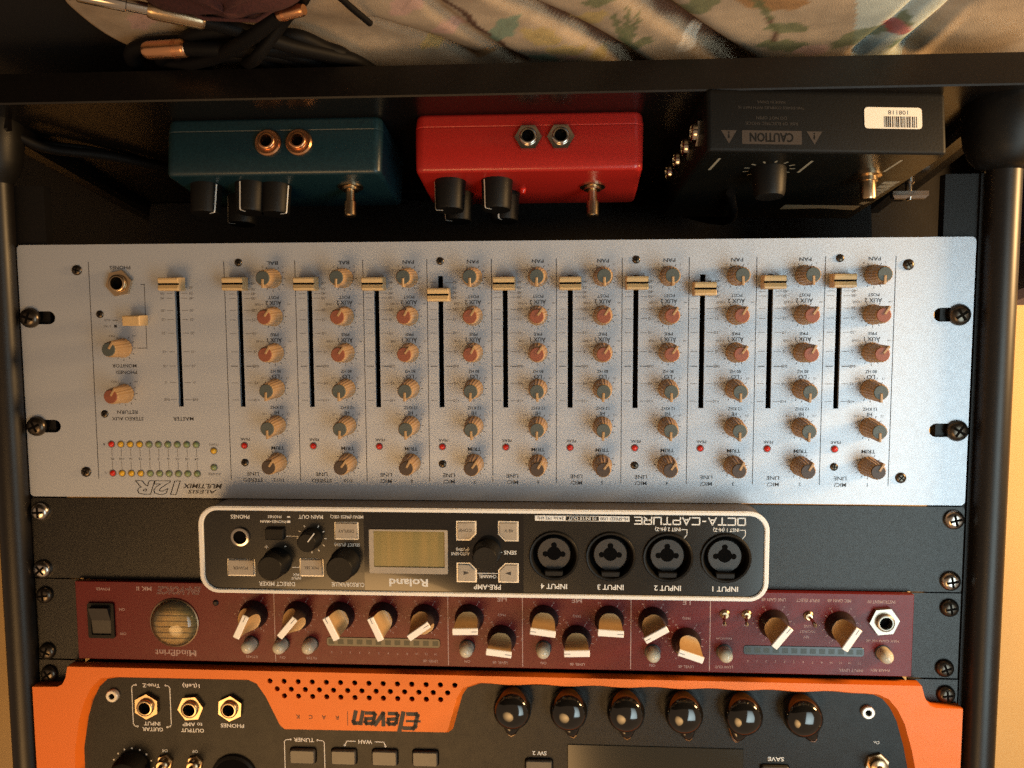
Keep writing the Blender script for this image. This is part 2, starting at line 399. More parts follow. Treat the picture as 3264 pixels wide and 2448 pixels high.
LEAVES = [((-92, -71), (-106, -92), 7, 'g'), ((-117, -84), (-142, -80), 9, 'o'), ((-130, -67), (-117, -90), 2.2, 'g'), ((-131, -60), (-149, -57), 5, 'g'), ((-132, -45), (-155, -39), 6, 'g'),
          ((-166, -42), (-183, -60), 8, 'g'), ((-181, -62), (-192, -52), 6, 'r'), ((-184, -68), (-190, -60), 3, 'g'), ((-196, -46), (-190, -36), 5, 'b'), ((-70, -43), (-63, -76), 2.2, 'g'), ((-70, -43), (-69, -80), 1.8, 'g'),
          ((-71, -42), (-74, -76), 1.8, 'g'), ((-72, -42), (-82, -52), 4, 'g'), ((-48, -66), (-60, -78), 6, 'y'), ((-52, -84), (-66, -88), 4, 'g'), ((-27, -62), (-40, -52), 7, 'y'), ((-36, -46), (-52, -44), 5, 'y'),
          ((-12, -58), (-22, -76), 6, 'b'), ((-56, -40), (-62, -34), 4, 'y'), ((2, -70), (16, -62), 5, 'p'), ((12, -48), (24, -40), 5, 'y'), ((28, -80), (14, -92), 6, 'p'), ((-28, -38), (-40, -36), 5, 'b'), ((-44, -36), (-48, -40), 3, 'p'),
          ((-150, -38), (-162, -36), 6, 'p'), ((-100, -50), (-96, -36), 5, 'w'), ((-8, -40), (4, -34), 5, 'o'), ((110, -80), (128, -72), 7, 'g'), ((134, -84), (146, -70), 6, 'p'), ((-10, -95), (-22, -100), 6, 'g'), ((-160, -88), (-176, -94), 6, 'p')]
LC = {'g': (0.13, 0.15, 0.07), 'o': (0.34, 0.17, 0.06), 'r': (0.34, 0.06, 0.06), 'b': (0.16, 0.24, 0.17), 'y': (0.42, 0.31, 0.12), 'p': (0.48, 0.30, 0.25), 'w': (0.62, 0.54, 0.44)}
def lie(x, y): return -45 + (x + 45) * 1.048, -439 + (y + 439) * 1.048
def cloth():
    nx, ny = 340, 110; x0, x1, y0, y1 = -300, 172, -135, 60
    vs = []; fs = []; cs = []
    rnd = random.Random(3)
    waves = [(rnd.uniform(.02, .09), rnd.uniform(.02, .09), rnd.uniform(0, 6), rnd.uniform(.3, 1.0)) for _ in range(9)]
    for j in range(ny + 1):
        for i in range(nx + 1):
            x = x0 + (x1 - x0) * i / nx; y = y0 + (y1 - y0) * j / ny
            lim = 160 + 7 * sin((y + 130) / 25.0) - max(0, -88 - y) * .25       # rounded hem at the far end
            if x > lim - 30: x = lim - 30 + (x - (lim - 30)) * 30.0 / (x1 - lim + 30)
            h = -1.8
            wr = 0.55 + 0.9 * sm(-30, 40, x)
            for a, c, p, amp in waves: h += wr * 0.55 * amp * (sin(a * x + c * y * 1.7 + p) - 0.6)
            for P, w, dpt in CREASE:
                d = poly_d(x, y, P); h -= dpt * math.exp(-(d / w) ** 2)
            h -= 3.0 * sm(lim - 20, lim, x) + 5.0 * sm(-198, -216, x)
            if y > -39: h = min(h, -1.5)
            h = max(h, -4.2 if False else -12.0)
            vs.append((*lie(x, y), h))
            col = [0.38, 0.29, 0.20]
            n1 = sin(x * .05 + 2) * sin(y * .07 + 1)
            col = [c_ * (1 + .08 * n1) for c_ in col]
            if -199 < x < -172 + (y + 34) * -.28 and x < -174 - (y + 34) * .27: col = [0.42, 0.46, 0.42]
            for P, th in (([(-22, -91), (-40, -71), (-66, -41)], 3.4), ([(-71, -91), (-87, -70), (-114, -38)], 5.0), ([(-130, -67), (-137, -46)], 1.6), ([(10, -95), (-10, -60), (-24, -34)], 2.0)):  # brown branches; those along the deep creases also paint in fold shade
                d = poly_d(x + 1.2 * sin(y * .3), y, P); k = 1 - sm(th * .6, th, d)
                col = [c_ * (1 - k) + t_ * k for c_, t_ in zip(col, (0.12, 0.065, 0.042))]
            for a, e, w, kk in LEAVES:
                d, t_ = seg_d(x + .8 * sin(y * .9), y + .8 * sin(x * .7), a, e); ww = w * .86 * (sin(pi * min(1, .12 + t_ * .88)) ** .6 + .1)
                k = .82 * (1 - sm(ww * .8, ww, d)); vein = .8 if d < .5 else 1
                col = [c_ * (1 - k) + q * vein * k for c_, q in zip(col, LC[kk])]
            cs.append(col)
    for j in range(ny):
        for i in range(nx): a = j * (nx + 1) + i; fs.append((a, a + 1, a + nx + 2, a + nx + 1))
    base = -83.5
    me = bpy.data.meshes.new('bedspread')
    me.from_pydata([(x * .001, y * .001, h * .001) for x, y, h in vs], [], fs)
    ca = me.color_attributes.new('print', 'FLOAT_COLOR', 'POINT')
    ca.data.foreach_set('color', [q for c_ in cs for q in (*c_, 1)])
    me.polygons.foreach_set('use_smooth', [True] * len(me.polygons)); me.update()
    Mt = bpy.data.materials.new('floral_cotton'); Mt.use_nodes = True
    nt = Mt.node_tree; bs = nt.nodes['Principled BSDF']; bs.inputs['Roughness'].default_value = 0.9; bs.inputs['Specular IOR Level'].default_value = 0.2
    at = nt.nodes.new('ShaderNodeVertexColor'); at.layer_name = 'print'
    tc = nt.nodes.new('ShaderNodeTexCoord'); n = nt.nodes.new('ShaderNodeTexNoise'); n.inputs['Scale'].default_value = 120; n.inputs['Detail'].default_value = 6
    mr = nt.nodes.new('ShaderNodeMapRange'); mr.inputs['To Min'].default_value = .7; mr.inputs['To Max'].default_value = 1.3
    vm = nt.nodes.new('ShaderNodeVectorMath'); vm.operation = 'SCALE'
    nt.links.new(tc.outputs['Object'], n.inputs['Vector']); nt.links.new(n.outputs['Fac'], mr.inputs['Value'])
    nt.links.new(at.outputs['Color'], vm.inputs[0]); nt.links.new(mr.outputs[0], vm.inputs['Scale']); nt.links.new(vm.outputs[0], bs.inputs['Base Color'])
    n2 = nt.nodes.new('ShaderNodeTexNoise'); n2.inputs['Scale'].default_value = 1800
    bp = nt.nodes.new('ShaderNodeBump'); bp.inputs['Strength'].default_value = .4; bp.inputs['Distance'].default_value = .0006
    nt.links.new(tc.outputs['Object'], n2.inputs['Vector']); nt.links.new(n2.outputs['Fac'], bp.inputs['Height']); nt.links.new(bp.outputs[0], bs.inputs['Normal'])
    me.materials.append(Mt)
    o = bpy.data.objects.new('bedspread', me); COL.objects.link(o); o.location = (0, 0, base * .001)
    sd = o.modifiers.new('thickness', 'SOLIDIFY'); sd.thickness = 0.002; sd.offset = -1
    tag(o, 'crumpled cream bedspread with printed leaves, branches and painted crease shade under the rack', 'bedspread')
cloth()

# cables and plugs on the bedspread -------------------------------
def spline(P, n=8):
    P = [Vector(p) for p in P]; out = []
    Q = [P[0] * 2 - P[1]] + P + [P[-1] * 2 - P[-2]]
    for i in range(1, len(Q) - 2):
        for k in range(n):
            t_ = k / n; a, b_, c, d = Q[i - 1:i + 3]
            out.append(.5 * ((2 * b_) + (c - a) * t_ + (2 * a - 5 * b_ + 4 * c - d) * t_ ** 2 + (3 * b_ - a - 3 * c + d) * t_ ** 3))
    out.append(P[-1]); return out
def cable(label, pts, r, plug=None, metal='brass', group='leads lying on the bedspread', zr=-85.6, sh=8.0):
    t = ground_thing('audio_cable', label, 'cable', 0, 0, zr, 0, group)
    if zr < -80: pts = [(*lie(p[0], p[1] - sh * sm(-20, -44, p[1])), p[2]) for p in pts]
    P = spline(pts)
    b = MB(); b.tube(P, r, 10); part('cord', b, 'cable', t, 60)
    if plug:
        a, c, r1, r2, tip = [*plug]
        a, c = [Vector((*lie(p[0], p[1] - sh), p[2])) for p in (a, c)]; d = (c - a)
        b = MB(); b.tube([a + d * k for k in (0, .04, .08, .9, .96, 1)], [r1 * .85, r1, r1 * 1.02, r1, r1 * .9, r1 * .8], 18)
        for k in range(4): b.tube([a + d * (.2 + .03 * k), a + d * (.215 + .03 * k)], r1 * 1.05, 18)
        part('plug_barrel', b, metal, t, 50)
        if tip:
            n_ = d.normalized()
            b = MB(); b.tube([c - n_, c + n_ * 8, c + n_ * 8.4, c + n_ * 26, c + n_ * 27, c + n_ * 29, c + n_ * 31], [2.6, 2.6, 3.1, 3.1, 2.2, 3.0, .8], 14)
            part('plug_tip', b, 'chrome', t, 50)
    return t
cable('black cable ending in a long bright metal plug crossing over the other leads', [(104, -87, 8), (90, -79, 9), (76, -66, 9), (62, -50, 6), (52, -38, 4), (40, -10, 3.5), (30, 40, 3.5)], 3.3, ((104, -87, 8), (123, -98, 8), 3.9, 3, True), 'brass')
cable('black cable with a stubby copper coloured plug lying on the bedspread', [(121, -65.4, 9), (104, -66, 10), (88, -62, 8), (72, -52, 5), (60, -40, 4), (48, -10, 3.5), (40, 40, 3.5)], 3.5, ((121, -65.4, 9), (141, -63, 8.5), 4.1, 3, False), 'copper')
cable('black cable leading up to a slim copper coloured plug', [(72, -91.8, 9), (84, -84, 13), (98, -72, 13), (112, -58, 10), (130, -46, 7), (144, -38, 4), (150, -5, 3.5), (150, 40, 3.5)], 3.3, ((72, -91.8, 9), (60, -96, 9), 2.7, 2, False), 'copper')
cable('thin black lead with a bare tip lying on the wrinkled cloth', [(52, -112, 4), (46, -102, 4), (43.5, -94, 4), (39, -78.5, 3.2)], 1.5, sh=2.0)
cable('outermost black lead looping in from under the end of the shelf', [(156, 0, 3.5), (157, -40, 3.6), (147, -57, 3.6), (124, -60, 3.6), (100, -56, 3.6), (80, -46, 3.6), (66, -30, 3.6), (60, 20, 3.5)], 3.4)
cable('black lead looped inside the outermost one against the shelf front', [(142, 0, 3.5), (143, -42, 3.6), (132, -52, 3.6), (112, -53, 3.6), (92, -47, 3.6), (78, -36, 3.6), (74, 10, 3.5)], 3.4)
cable('short black loop of lead tucked tight against the shelf front', [(124, 0, 3.5), (126, -40, 3.6), (112, -46, 3.6), (96, -42, 3.6), (90, -20, 3.6), (90, 20, 3.5)], 3.3)
cable('black lead doubled back beside the copper coloured plug', [(100, 0, 3.5), (104, -38, 3.6), (90, -60, 3.8), (74, -64, 3.8), (64, -52, 3.8), (56, -40, 3.6), (50, 0, 3.5)], 3.4)
cable('black lead lying furthest out from the shelf beneath the crossing plugs', [(134, 0, 3.5), (136, -38, 3.6), (120, -66, 3.8), (98, -70, 3.8), (80, -62, 3.8), (66, -46, 3.8), (56, -30, 3.5), (54, 10, 3.5)], 3.3)
cable('black lead running out from under the shelf past the slim plug', [(112, 10, 3.5), (106, -36, 3.5), (98, -52, 10), (88, -70, 16), (72, -82, 5), (58, -100, 3.6), (50, -130, 3.6)], 2.8)
t = ground_thing('maroon_bag', 'dark maroon cloth bundle lying on the bedspread among the cables', 'bundle', 95, -98, -86)
b = MB(); vs = []; fs = []
n_, k_ = 24, 9
for j in range(k_):
    ph = j / (k_ - 1) * pi / 2
    for i in range(n_):
        a = 2 * pi * i / n_; r_ = 1 + .12 * sin(3 * a + 1) + .06 * sin(7 * a)
        vs.append((34 * r_ * cos(ph) * cos(a), 21 * r_ * cos(ph) * sin(a), 14 * sin(ph) * (1 + .1 * sin(5 * a))))
for j in range(k_ - 1):
    for i in range(n_): q = (i + 1) % n_; fs.append((j * n_ + i, j * n_ + q, (j + 1) * n_ + q, (j + 1) * n_ + i))
b.add(vs, fs); part('folded_cloth', b, 'maroon_cloth', t, 80)
b = MB(); b.tube([(-33, 4, 3), (-10, 10, 13.6), (12, 8, 13.2), (33, -4, 3)], 1.0, 8); part('hem', b, 'maroon_cloth', t, 80)

# =================================================================================
#  RACK STAND
# =================================================================================
t = rack_thing('rack_stand', 'black tubular rack stand with two glossy posts and a shallow shelf', 'rack stand', 0, -60, 0)
XL, XR = 249.5, -252.3
def rackpt(x, Y, Z):   # world mm -> rack frame mm
    return (x, Y * sin(TILT) + Z * cos(TILT), -Y * cos(TILT) + Z * sin(TILT))
def wbox(b, x0, Y0, Z0, x1, Y1, Z1, ch=0):
    q = MB(); q.box(x0, Y0, Z0, x1, Y1, Z1, ch)
    b.add([rackpt(*v) for v in q.v], q.f); return b
for X in (XL, XR):
    b = MB(); xf = Matrix.Translation((X, 0, 1.5)) @ Matrix.Rotation(-pi / 2, 4, 'X')
    b.lathe(0, 0, [(7.9, -40), (7.9, 335)], 32, xf=xf); part('post', b, 'tube', t, 60)
    b = MB(); xf = Matrix.Translation((X, 0, 1.5)) @ Matrix.Rotation(-pi / 2, 4, 'X')
    b.lathe(0, 0, [(8.3 if r0 == 8.3 else r0 * (1 if X < 0 else .72), z0) for r0, z0 in ((8.3, -31), (12.5, -32.5), (16, -36), (18.5, -42), (20, -52), (20, -62), (17.5, -68))], 36, xf=xf); part('post_foot', b, 'footblack', t, 60)
    s_ = 1 if X > 0 else -1
    b = MB(); b.plate([(x * s_, y) for x, y in ((243.2, -30), (243.2, 335), (226.5, 335), (226.5, -30))], [], -9, -2.3); part('mounting_rail', b, 'blackmetal', t)
    b = MB(); b.plate([(x * s_, y) for x, y in ((245.6, -30), (245.6, 335), (242.6, 335), (242.6, -30))], [], -24, -0.6); part('rail_flange', b, 'blackmetal', t)
    b = MB(); wbox(b, 236 * s_, -20, -59.9, 248 * s_, 150, -52, 2.5); part('side_rail', b, 'shelf', t)
    if s_ > 0: continue
    b = MB(); q = MB(); q.lathe(0, 0, [(3.2, 0), (3.2, 3), (2, 4), (2, 12), (1.4, 13)], 16, xf=Matrix.Translation((238 * s_, 74, -52.2))); q.box(228 * s_, 71.5, -44, 248 * s_, 76.5, -40, 1.5)
    b.add([rackpt(*v) for v in q.v], q.f); part('wing_nut', b, 'steel', t)
b = MB(); wbox(b, -262, -36.5, -75.0, 262, 150, -60, 0.7); part('shelf', b, 'shelf', t)
b = MB(); wbox(b, -236, 132, -59.5, 236, 136, 40); part('dark_backing', b, 'darkfloor', t)  # dark sheet added to keep the space behind the pedals dark
for x in (-226, 226, -190, 190):
    Y = 34 if abs(x) > 200 else 120
    b = MB(); wbox(b, x - 9, Y - 9, -102 if abs(x) > 170 else -86, x + 9, Y + 9, -74.9); part('rubber_foot', b, 'slot', t)

# =================================================================================
#  MIXER
# =================================================================================
mix = rack_thing('rack_mixer', 'silver twelve channel rack mixer with cream knobs and faders', 'mixer', 0, 0, 0)
SEP = [131.6, 94.65, 59.6, 26.87, -5.8, -38.35, -71.1, -104.05, -137.0, -170.05, -203.7]
SLX = [123.95, 87.45, 52.85, 20.08, -12.6, -45.32, -77.95, -110.75, -143.9, -177.0]
KX = [106.3, 69.4, 36.3, 3.6, -29.05, -61.6, -94.3, -127.4, -160.4, -193.6]
FY = [20.9, 21.1, 21.3, 26.9, 21.5, 21.6, 21.6, 24.6, 21.6, 21.1]
ROWS = [('pan', 18.3), ('aux2', 37.6), ('aux1', 56.2), ('lo', 74.5), ('hi', 93.6), ('trim', 113.1)]
holes = []
for x in SLX: holes.append(slot_pts(x, 50.9, 0, 1.3)[:])
for k, x in enumerate(SLX + [156.85]):
    y0, y1 = (17.5, 84.2)
    L = [(x - 1.28, y0), (x + 1.28, y0), (x + 1.28, y1), (x - 1.28, y1)]
    if k < len(holes): holes[k] = L
    else: holes.append(L)
for sx in (1, -1):
    for y in (37.8, 94.8): holes.append(slot_pts(sx * 231.5, y, 5.6, 3.4))
b = MB(); b.plate(rrect(-241.3, 0.2, 241.3, 132.5, 2.2), holes, -2.2, 0.0); part('faceplate', b, 'silver', mix, 30)
b = MB(); b.box(-218, 3, -90, 218, 130, -7.5); part('chassis', b, 'blackmetal', mix)
q = MB(); q.box(-2.2, -35.5, -.4, 2.2, 35.5, .4); TRK = shared('fader_track', q, 'slot', 0)
for x in SLX + [156.85]: place('fader_track', TRK, mix, x, 50.5, -7.0)
INK, GRY = MB(), MB()
Zp = 0.06
# knobs
kb = MB(); kb.lathe(0, 0, [(5.1, 0.3), (5.1, 1.6), (4.75, 2.2), (4.15, 12.8), (3.95, 14.4), (3.6, 15.0)], 36, rib=0.06)
kb.prism([(-0.7, 2.6), (0.7, 2.6), (0.42, 4.9), (-0.42, 4.9)], 1.2, 15.2, 0.3)
KBODY = shared('knob', kb, 'cream', 8)
KCAP = {}
for nm in ('capgreen', 'capred', 'capdark'):
    q = MB(); q.lathe(0, 0, [(3.42, 14.4), (3.42, 15.35), (3.2, 15.55)], 28); KCAP[nm] = shared('cap', q, nm, 40)
q = MB(); q.prism([(-0.55, 0.5), (0.55, 0.5), (0.6, 4.9), (-0.6, 4.9)], 15.0, 16.0, 0.2); KPTR = shared('pointer', q, 'cream', 0)
def knob(x, y, cap, deg): place('knob', KBODY, mix, x, y, 0, radians(deg), [('cap', KCAP[cap]), ('pointer', KPTR)])
# fader caps
q = MB(); vs = []; fs = []
prof = [(-3.45, 2.2), (-3.35, 9.2), (-3.0, 10.3), (-2.2, 10.5), (-0.35, 9.6), (0.35, 9.6), (2.2, 10.5), (3.0, 10.3), (3.35, 9.2), (3.45, 2.2)]
for x, ins in ((-5.5, .35), (-5.15, 0), (5.15, 0), (5.5, .35)):
    for (y, z) in prof: vs.append((x * (1 - .03 * (z - 2) / 8), y * (1 - ins * .1), z - (ins if z > 5 else 0)))
n = len(prof)
for k in range(3):
    for i in range(n): j = (i + 1) % n; fs.append((k * n + i, (k + 1) * n + i, (k + 1) * n + j, k * n + j))
fs.append(tuple(range(n))); fs.append(tuple(reversed(range(3 * n, 4 * n)))); q.add(vs, fs)
FCAP = shared('fader_cap', q, 'creamcap', 25)
q = MB(); q.box(-5.3, -0.46, 8.4, 5.3, 0.46, 9.72); FLINE = shared('index_line', q, 'slot', 0)
q = MB(); q.box(-0.9, -2.4, -4, 0.9, 2.4, 3); FSTEM = shared('stem', q, 'slot', 0)
q = MB(); q.lathe(0, 0, [(1.55, 0.02), (1.5, 0.5), (1.1, 1.1), (0.5, 1.4)], 16)
LED = {c: shared('led', q, c, 60) for c in ('ledred', 'ledyel', 'ledgreen')}
q2 = MB(); q2.lathe(0, 0, [(1.95, 0.02), (1.95, 0.15)], 16); LEDRING = shared('led_ring', q2, 'inkgrey', 0)
def led(parent, x, y, c, z=0.0): place('led', LED[c], parent, x, y, z, 0, [('led_ring', LEDRING)])
dB = [(63.1, '0dB'), (80.66, '+10'), (71.8, '+5'), (55.7, '-5'), (46.25, '-10'), (39.3, '-15'), (34.4, '-20'), (28.3, '-30'), (26.0, '-40'), (23.6, '-50'), (20.8, '-60')]
names = ['11/12', '9/10', '8', '7', '6', '5', '4', '3', '2', '1']
def ticks(mb, x, y, r0, r1, n=11, a0=-150, a1=150, th=.28, z=Zp):
    for i in range(n):
        a = radians(a0 + (a1 - a0) * i / (n - 1)); dx, dy = sin(a), cos(a)
        mb.line([(x + dx * r0, y + dy * r0), (x + dx * r1, y + dy * r1)], th, z)
for ch in range(10):
    kx, sx, sp = KX[ch], SLX[ch], SEP[ch]
    for r, y in ROWS:
        cap = {'p': 'capgreen', 'l': 'capgreen', 'h': 'capgreen', 'a': 'capred', 't': 'capdark'}[r[0]]
        deg = random.uniform(-4, 4) if cap == 'capgreen' else 147 + random.uniform(-6, 6)
        knob(kx, y, cap, deg); ticks(INK, kx, y, 5.7, 6.5)
    place('fader_cap', FCAP, mix, sx, FY[ch], 0, 0, [('index_line', FLINE), ('stem', FSTEM)])
    led(mix, sx, 104.5, 'ledred')
    T = INK.text
    T('BAL' if ch < 2 else 'PAN', kx, 10.4, 1.8, Zp, width=5.8, bold=.012); GRY.text('L', kx - 5.2, 12.4, 1.0, Zp); GRY.text('R', kx + 5.2, 12.4, 1.0, Zp)
    T('POST', kx, 27.9, 1.5, Zp, width=5.6, bold=.012); T('AUX 2', kx, 30.6, 2.0, Zp, width=8.4, bold=.014); T('PRE', kx, 46.9, 1.5, Zp, width=4.2, bold=.012); T('AUX 1', kx, 49.55, 2.0, Zp, width=7.8, bold=.014)
    T('80 HZ', kx, 65.7, 1.5, Zp, width=5.6, bold=.01); T('LO', kx, 68.4, 1.9, Zp, width=4, bold=.012); T('12 KHZ', kx, 84.45, 1.5, Zp, width=6.8, bold=.01); T('HI', kx, 87.1, 1.9, Zp, bold=.01)
    T('TRIM', kx, 105.7, 1.8, Zp, width=6.8, bold=.012); T(names[ch], kx, 122.6, 1.75, Zp, bold=.008)
    if ch < 2: T('LINE', sx - 4.0, 119.4, 1.85, Zp, width=6.2, bold=.012); T('STEREO', sx - 4.0, 122.7, 1.85, Zp, width=10.6, bold=.012)
    else: T('LINE', sx - 3.2, 119.4, 1.85, Zp, width=6.2, bold=.012); T('MIC/', sx - 3.2, 122.7, 1.85, Zp, width=5.9, bold=.012)
    T('PEAK', sx - .4, 101.2, 1.35, Zp, width=5.1, bold=.012)
    for yy in (31.4, 50.4): GRY.text('-∞', kx - 8.2, yy, 1.15, Zp); GRY.text('+10dB', kx + 7.6, yy, 1.15, Zp)
    for yy in (69.2, 87.9): GRY.text('-15', kx - 6.4, yy, 1.1, Zp); GRY.text('+15', kx + 6.4, yy, 1.1, Zp)
    for y, s_ in dB:
        mb = INK if s_ == '0dB' else GRY; th = .36 if s_ == '0dB' else .24
        mb.line([(sx + 2.3, y), (sx + 5.4, y)], th, Zp); mb.line([(sx - 2.5, y), (sx - 5.6, y)], th, Zp)
        GRY.text(s_, sx - 7.4, y, 1.4, Zp, bold=.012)
for x in SEP + [203.2]: INK.line([(x, 9.2), (x, 122.6)], .33, Zp)
# master section
place('fader_cap', FCAP, mix, 156.85, 20.9, 0, 0, [('index_line', FLINE), ('stem', FSTEM)])
for y, s_ in [(80.6, '0dB'), (71.6, '-5'), (63, '-10'), (55.6, '-15'), (46, '-20'), (39, '-25'), (34.3, '-30'), (28, '-40'), (25.6, '-50'), (22.6, '-60')]:
    for s2 in (1, -1):
        GRY.line([(156.85 + s2 * 2.4, y), (156.85 + s2 * 5.4, y)], .26, Zp); GRY.text(s_, 156.85 + s2 * 7.6, y, 1.3, Zp, bold=.008)
INK.text('MASTER', 156.1, 90.6, 1.8, Zp, width=11, bold=.012)
knob(186.6, 53.6, 'capgreen', 146); knob(186.7, 77.4, 'capred', 148)
ticks(INK, 186.6, 53.6, 5.7, 6.5); ticks(INK, 186.7, 77.4, 5.7, 6.5)
for y in (47.4, 71.2): GRY.text('-∞', 180.6, y, 1.1, Zp); GRY.text('MAX', 192.6, y, 1.1, Zp)
INK.text('PHONES', 186.5, 12.1, 1.8, Zp, width=11, bold=.01); INK.text('PHONES/', 185.6, 66.3, 1.7, Zp, width=11.5, bold=.01); INK.text('MONITOR', 186.5, 62.9, 1.7, Zp, width=13, bold=.01)
INK.text('STEREO AUX', 186, 90.7, 1.8, Zp, width=17, bold=.01); INK.text('RETURN', 186, 87.2, 1.8, Zp, width=11, bold=.01)
INK.line([(175.9, 20.85), (174, 20.85), (174, 53.7), (179.1, 53.7)], .3, Zp)
GRY.text('AUX', 194.6, 39.2, 1.1, Zp); INK.line([(189, 39.2), (191.6, 39.2)], .3, Zp); GRY.text('2 TRK', 194.8, 42.3, 1.1, Zp); INK.rect(189.6, 41.6, 191, 43, Zp)
J = jack_meshes(7.0, 'brass', True, 4.2, 3.3); jack(J, mix, 186.7, 20.2, 0, .2)
q = MB(); q.box(172.9, 36.7, 0, 182.2, 41.9, 9, .5); part('push_switch', q, 'creamcap', mix)
cols = ['ledred', 'ledyel', 'ledyel', 'ledyel'] + ['ledgreen'] * 6
for i in range(10):
    x = 195.4 - 5.08 * i
    led(mix, x, 104.2, cols[i]); led(mix, x, 119.65, cols[i])
    GRY.line([(x, 106.6), (x, 110.6)], .26, Zp); GRY.line([(x, 113.4), (x, 117.2)], .26, Zp)
    INK.text(['PK', '+10', '+6', '+3', '0', '-3', '-6', '-12', '-18', '-24'][i], x, 112, 1.2, Zp, bold=.005)
INK.text('R', 199.5, 104.2, 1.3, Zp); INK.text('L', 199.5, 119.6, 1.3, Zp)
led(mix, 140.4, 107.4, 'ledyel'); led(mix, 140.6, 116.2, 'ledgreen')
GRY.text('PHAN', 140.3, 104.2, 1.3, Zp, bold=.005); GRY.text('POWER', 140.7, 119.7, 1.3, Zp, bold=.005)
INK.text('ALESIS', 147.6, 129.2, 1.9, Zp, width=15, bold=.01, shear=.35); INK.text('MULTIMIX', 147.2, 126.2, 2.3, Zp, width=20.5, bold=.025, shear=.35)
INK.text('12R', 172.6, 127.2, 6.4, Zp, width=25, bold=.045, outline=.016, shear=.35)
part('black_legend', INK, 'ink', mix, 0); part('grey_legend', GRY, 'inkgrey', mix, 0)
for x, y in [(209.5, 13.3), (-209.7, 13.4), (209.9, 119.1), (-209.7, 118.8)]: screw(SCR_SMALL, mix, x, y, 0, 'panel_screw')
for x, y in [(198.3, 36.1), (198.3, 88.2)] + [(SLX[i], y) for i in (0, 3, 6, 9) for y in (10.0, 113.5)]: screw(SCR_TINY, mix, x, y, 0, 'panel_screw')
for x, y in [(235.7, 37.8), (235.3, 94.8), (-234.7, 37.9), (-235.8, 94.9)]: screw(SCR_BRONZE, mix, x, y, 0)

# =================================================================================
#  RACK TRAY + AUDIO INTERFACE
# =================================================================================
tray = rack_thing('rack_tray', 'black textured one unit rack tray holding the white rimmed interface', 'rack tray', 0, 133, 0)
b = MB(); b.plate(rrect(-241.3, 133.3, 241.3, 176.8, 1.5), [rrect(-136.9, 134.2, 136.9, 176.2, 3)], -2.2, 0.0); part('faceplate', b, 'plate', tray)
b = MB(); b.box(-215, 175.2, -110, 215, 176.6, -2.3); part('tray_lid', b, 'plate', tray)
for x, y in [(235.9, 140.6), (236.4, 172.0), (-236.0, 139.6), (-235.6, 170.9)]: screw(SCR_STEEL, tray, x, y, 0)

oc = rack_thing('audio_interface', 'black audio interface with rounded white rim set into the rack tray', 'audio interface', 0, 133, 0)
Wf = 19.0
OUT = rrect(-141.8, 132.3, 141.9, 176.9, 9.5, 8); INN = rrect(-139.5, 134.3, 139.5, 174.9, 7.6, 8)
b = MB(); b.prism(rrect(-136.6, 134.5, 136.6, 175.9, 6, 6), -105, 0.6)
b.prism(rrect(-141.2, 132.75, 141.2, 176.4, 9, 8), 0.5, 11.0); b.plate(rrect(-141.2, 132.75, 141.2, 176.4, 9, 8), [rrect(-138.5, 135.2, 138.5, 174, 7, 8)], 10.9, 18.2); part('housing', b, 'octa_body', oc, 40)
b = MB(); b.plate(OUT, [INN], 18.1, Wf + .25); b.plate(inset(OUT, .5), [inset(INN, -.3)], Wf + .2, Wf + .7); part('white_rim', b, 'rim', oc, 50)
b = MB(); b.plate(rrect(-139.6, 134.2, 139.6, 175.0, 7.6, 8), [circ(x, 155.5, 10.9, 36) for x in (-37.4, -65.3, -93.2, -121.2)] + [circ(120.5, 148, 3.9, 24)], 18.0, 18.45); part('front_panel', b, 'octa_face', oc)
ZO = 18.52
WH = MB(); T = WH.text
for i, x in enumerate((-121.2, -93.2, -65.3, -37.4)):
    T('INPUT %d' % (i + 1), x, 171.1, 2.5, ZO, bold=.015)
    q = MB(); q.lathe(x, 155.5, [(12.3, 18.47), (12.3, 19.4), (11.9, 19.8), (11.2, 19.6), (10.6, 18.2), (10.4, 12.6)], 40, cap=False); jk = part('combo_jack', q, 'softblack', oc, 50)
    hole = [(x + 4.0 * cos(a), 155.5 + 4.0 * sin(a)) for a in [radians(8 * k) for k in range(45)]]
    def lob(x_, y_, r_): return circ(x_, y_, r_, 14)
    q = MB(); q.lathe(x, 155.5, [(8.4, 9), (8.4, 15.0), (8.0, 15.5), (7.6, 15.5)], 36); part('socket_core', q, 'darkgrey', jk, 50)
    q = MB(); q.prism(circ(x, 155.2, 3.5, 20), 15.3, 15.58)
    for ax, ay in ((-4.3, 155.6), (4.3, 155.6), (0, 151.0)): q.prism(circ(x + ax, ay, 1.45, 12), 15.3, 15.57 + .001 * ax)
    q.prism([(x - 4.3, 154.5), (x + 4.3, 154.5), (x + 4.3, 156.7), (x - 4.3, 156.7)], 15.3, 15.56); q.prism([(x - 1.3, 151), (x + 1.3, 151), (x + 1.3, 155), (x - 1.3, 155)], 15.3, 15.55)
    part('contact_holes', q, 'slot', jk, 0)
    q = MB(); q.box(x - 4.6, 163.2, 12.6, x + 4.6, 166.0, 18.8, .4); part('latch', q, 'softblack', jk)
    q = MB(); q.lathe(x, 155.5, [(10.4, 12.5), (8.3, 12.45)], 36, cap=False); part('socket_well', q, 'slot', jk, 0)
for x, s_ in ((-121.1, 'INST 1 (Hi-Z)'), (-93.0, 'INST 2 (Hi-Z)')):
    T(s_, x, 141.6, 1.7, ZO, bold=.01, width=12.4); WH.line([(x - 6.8, 141.6), (x - 9.3, 141.6), (x - 9.3, 144.1), (x - 7.6, 146.4)], .33, ZO)
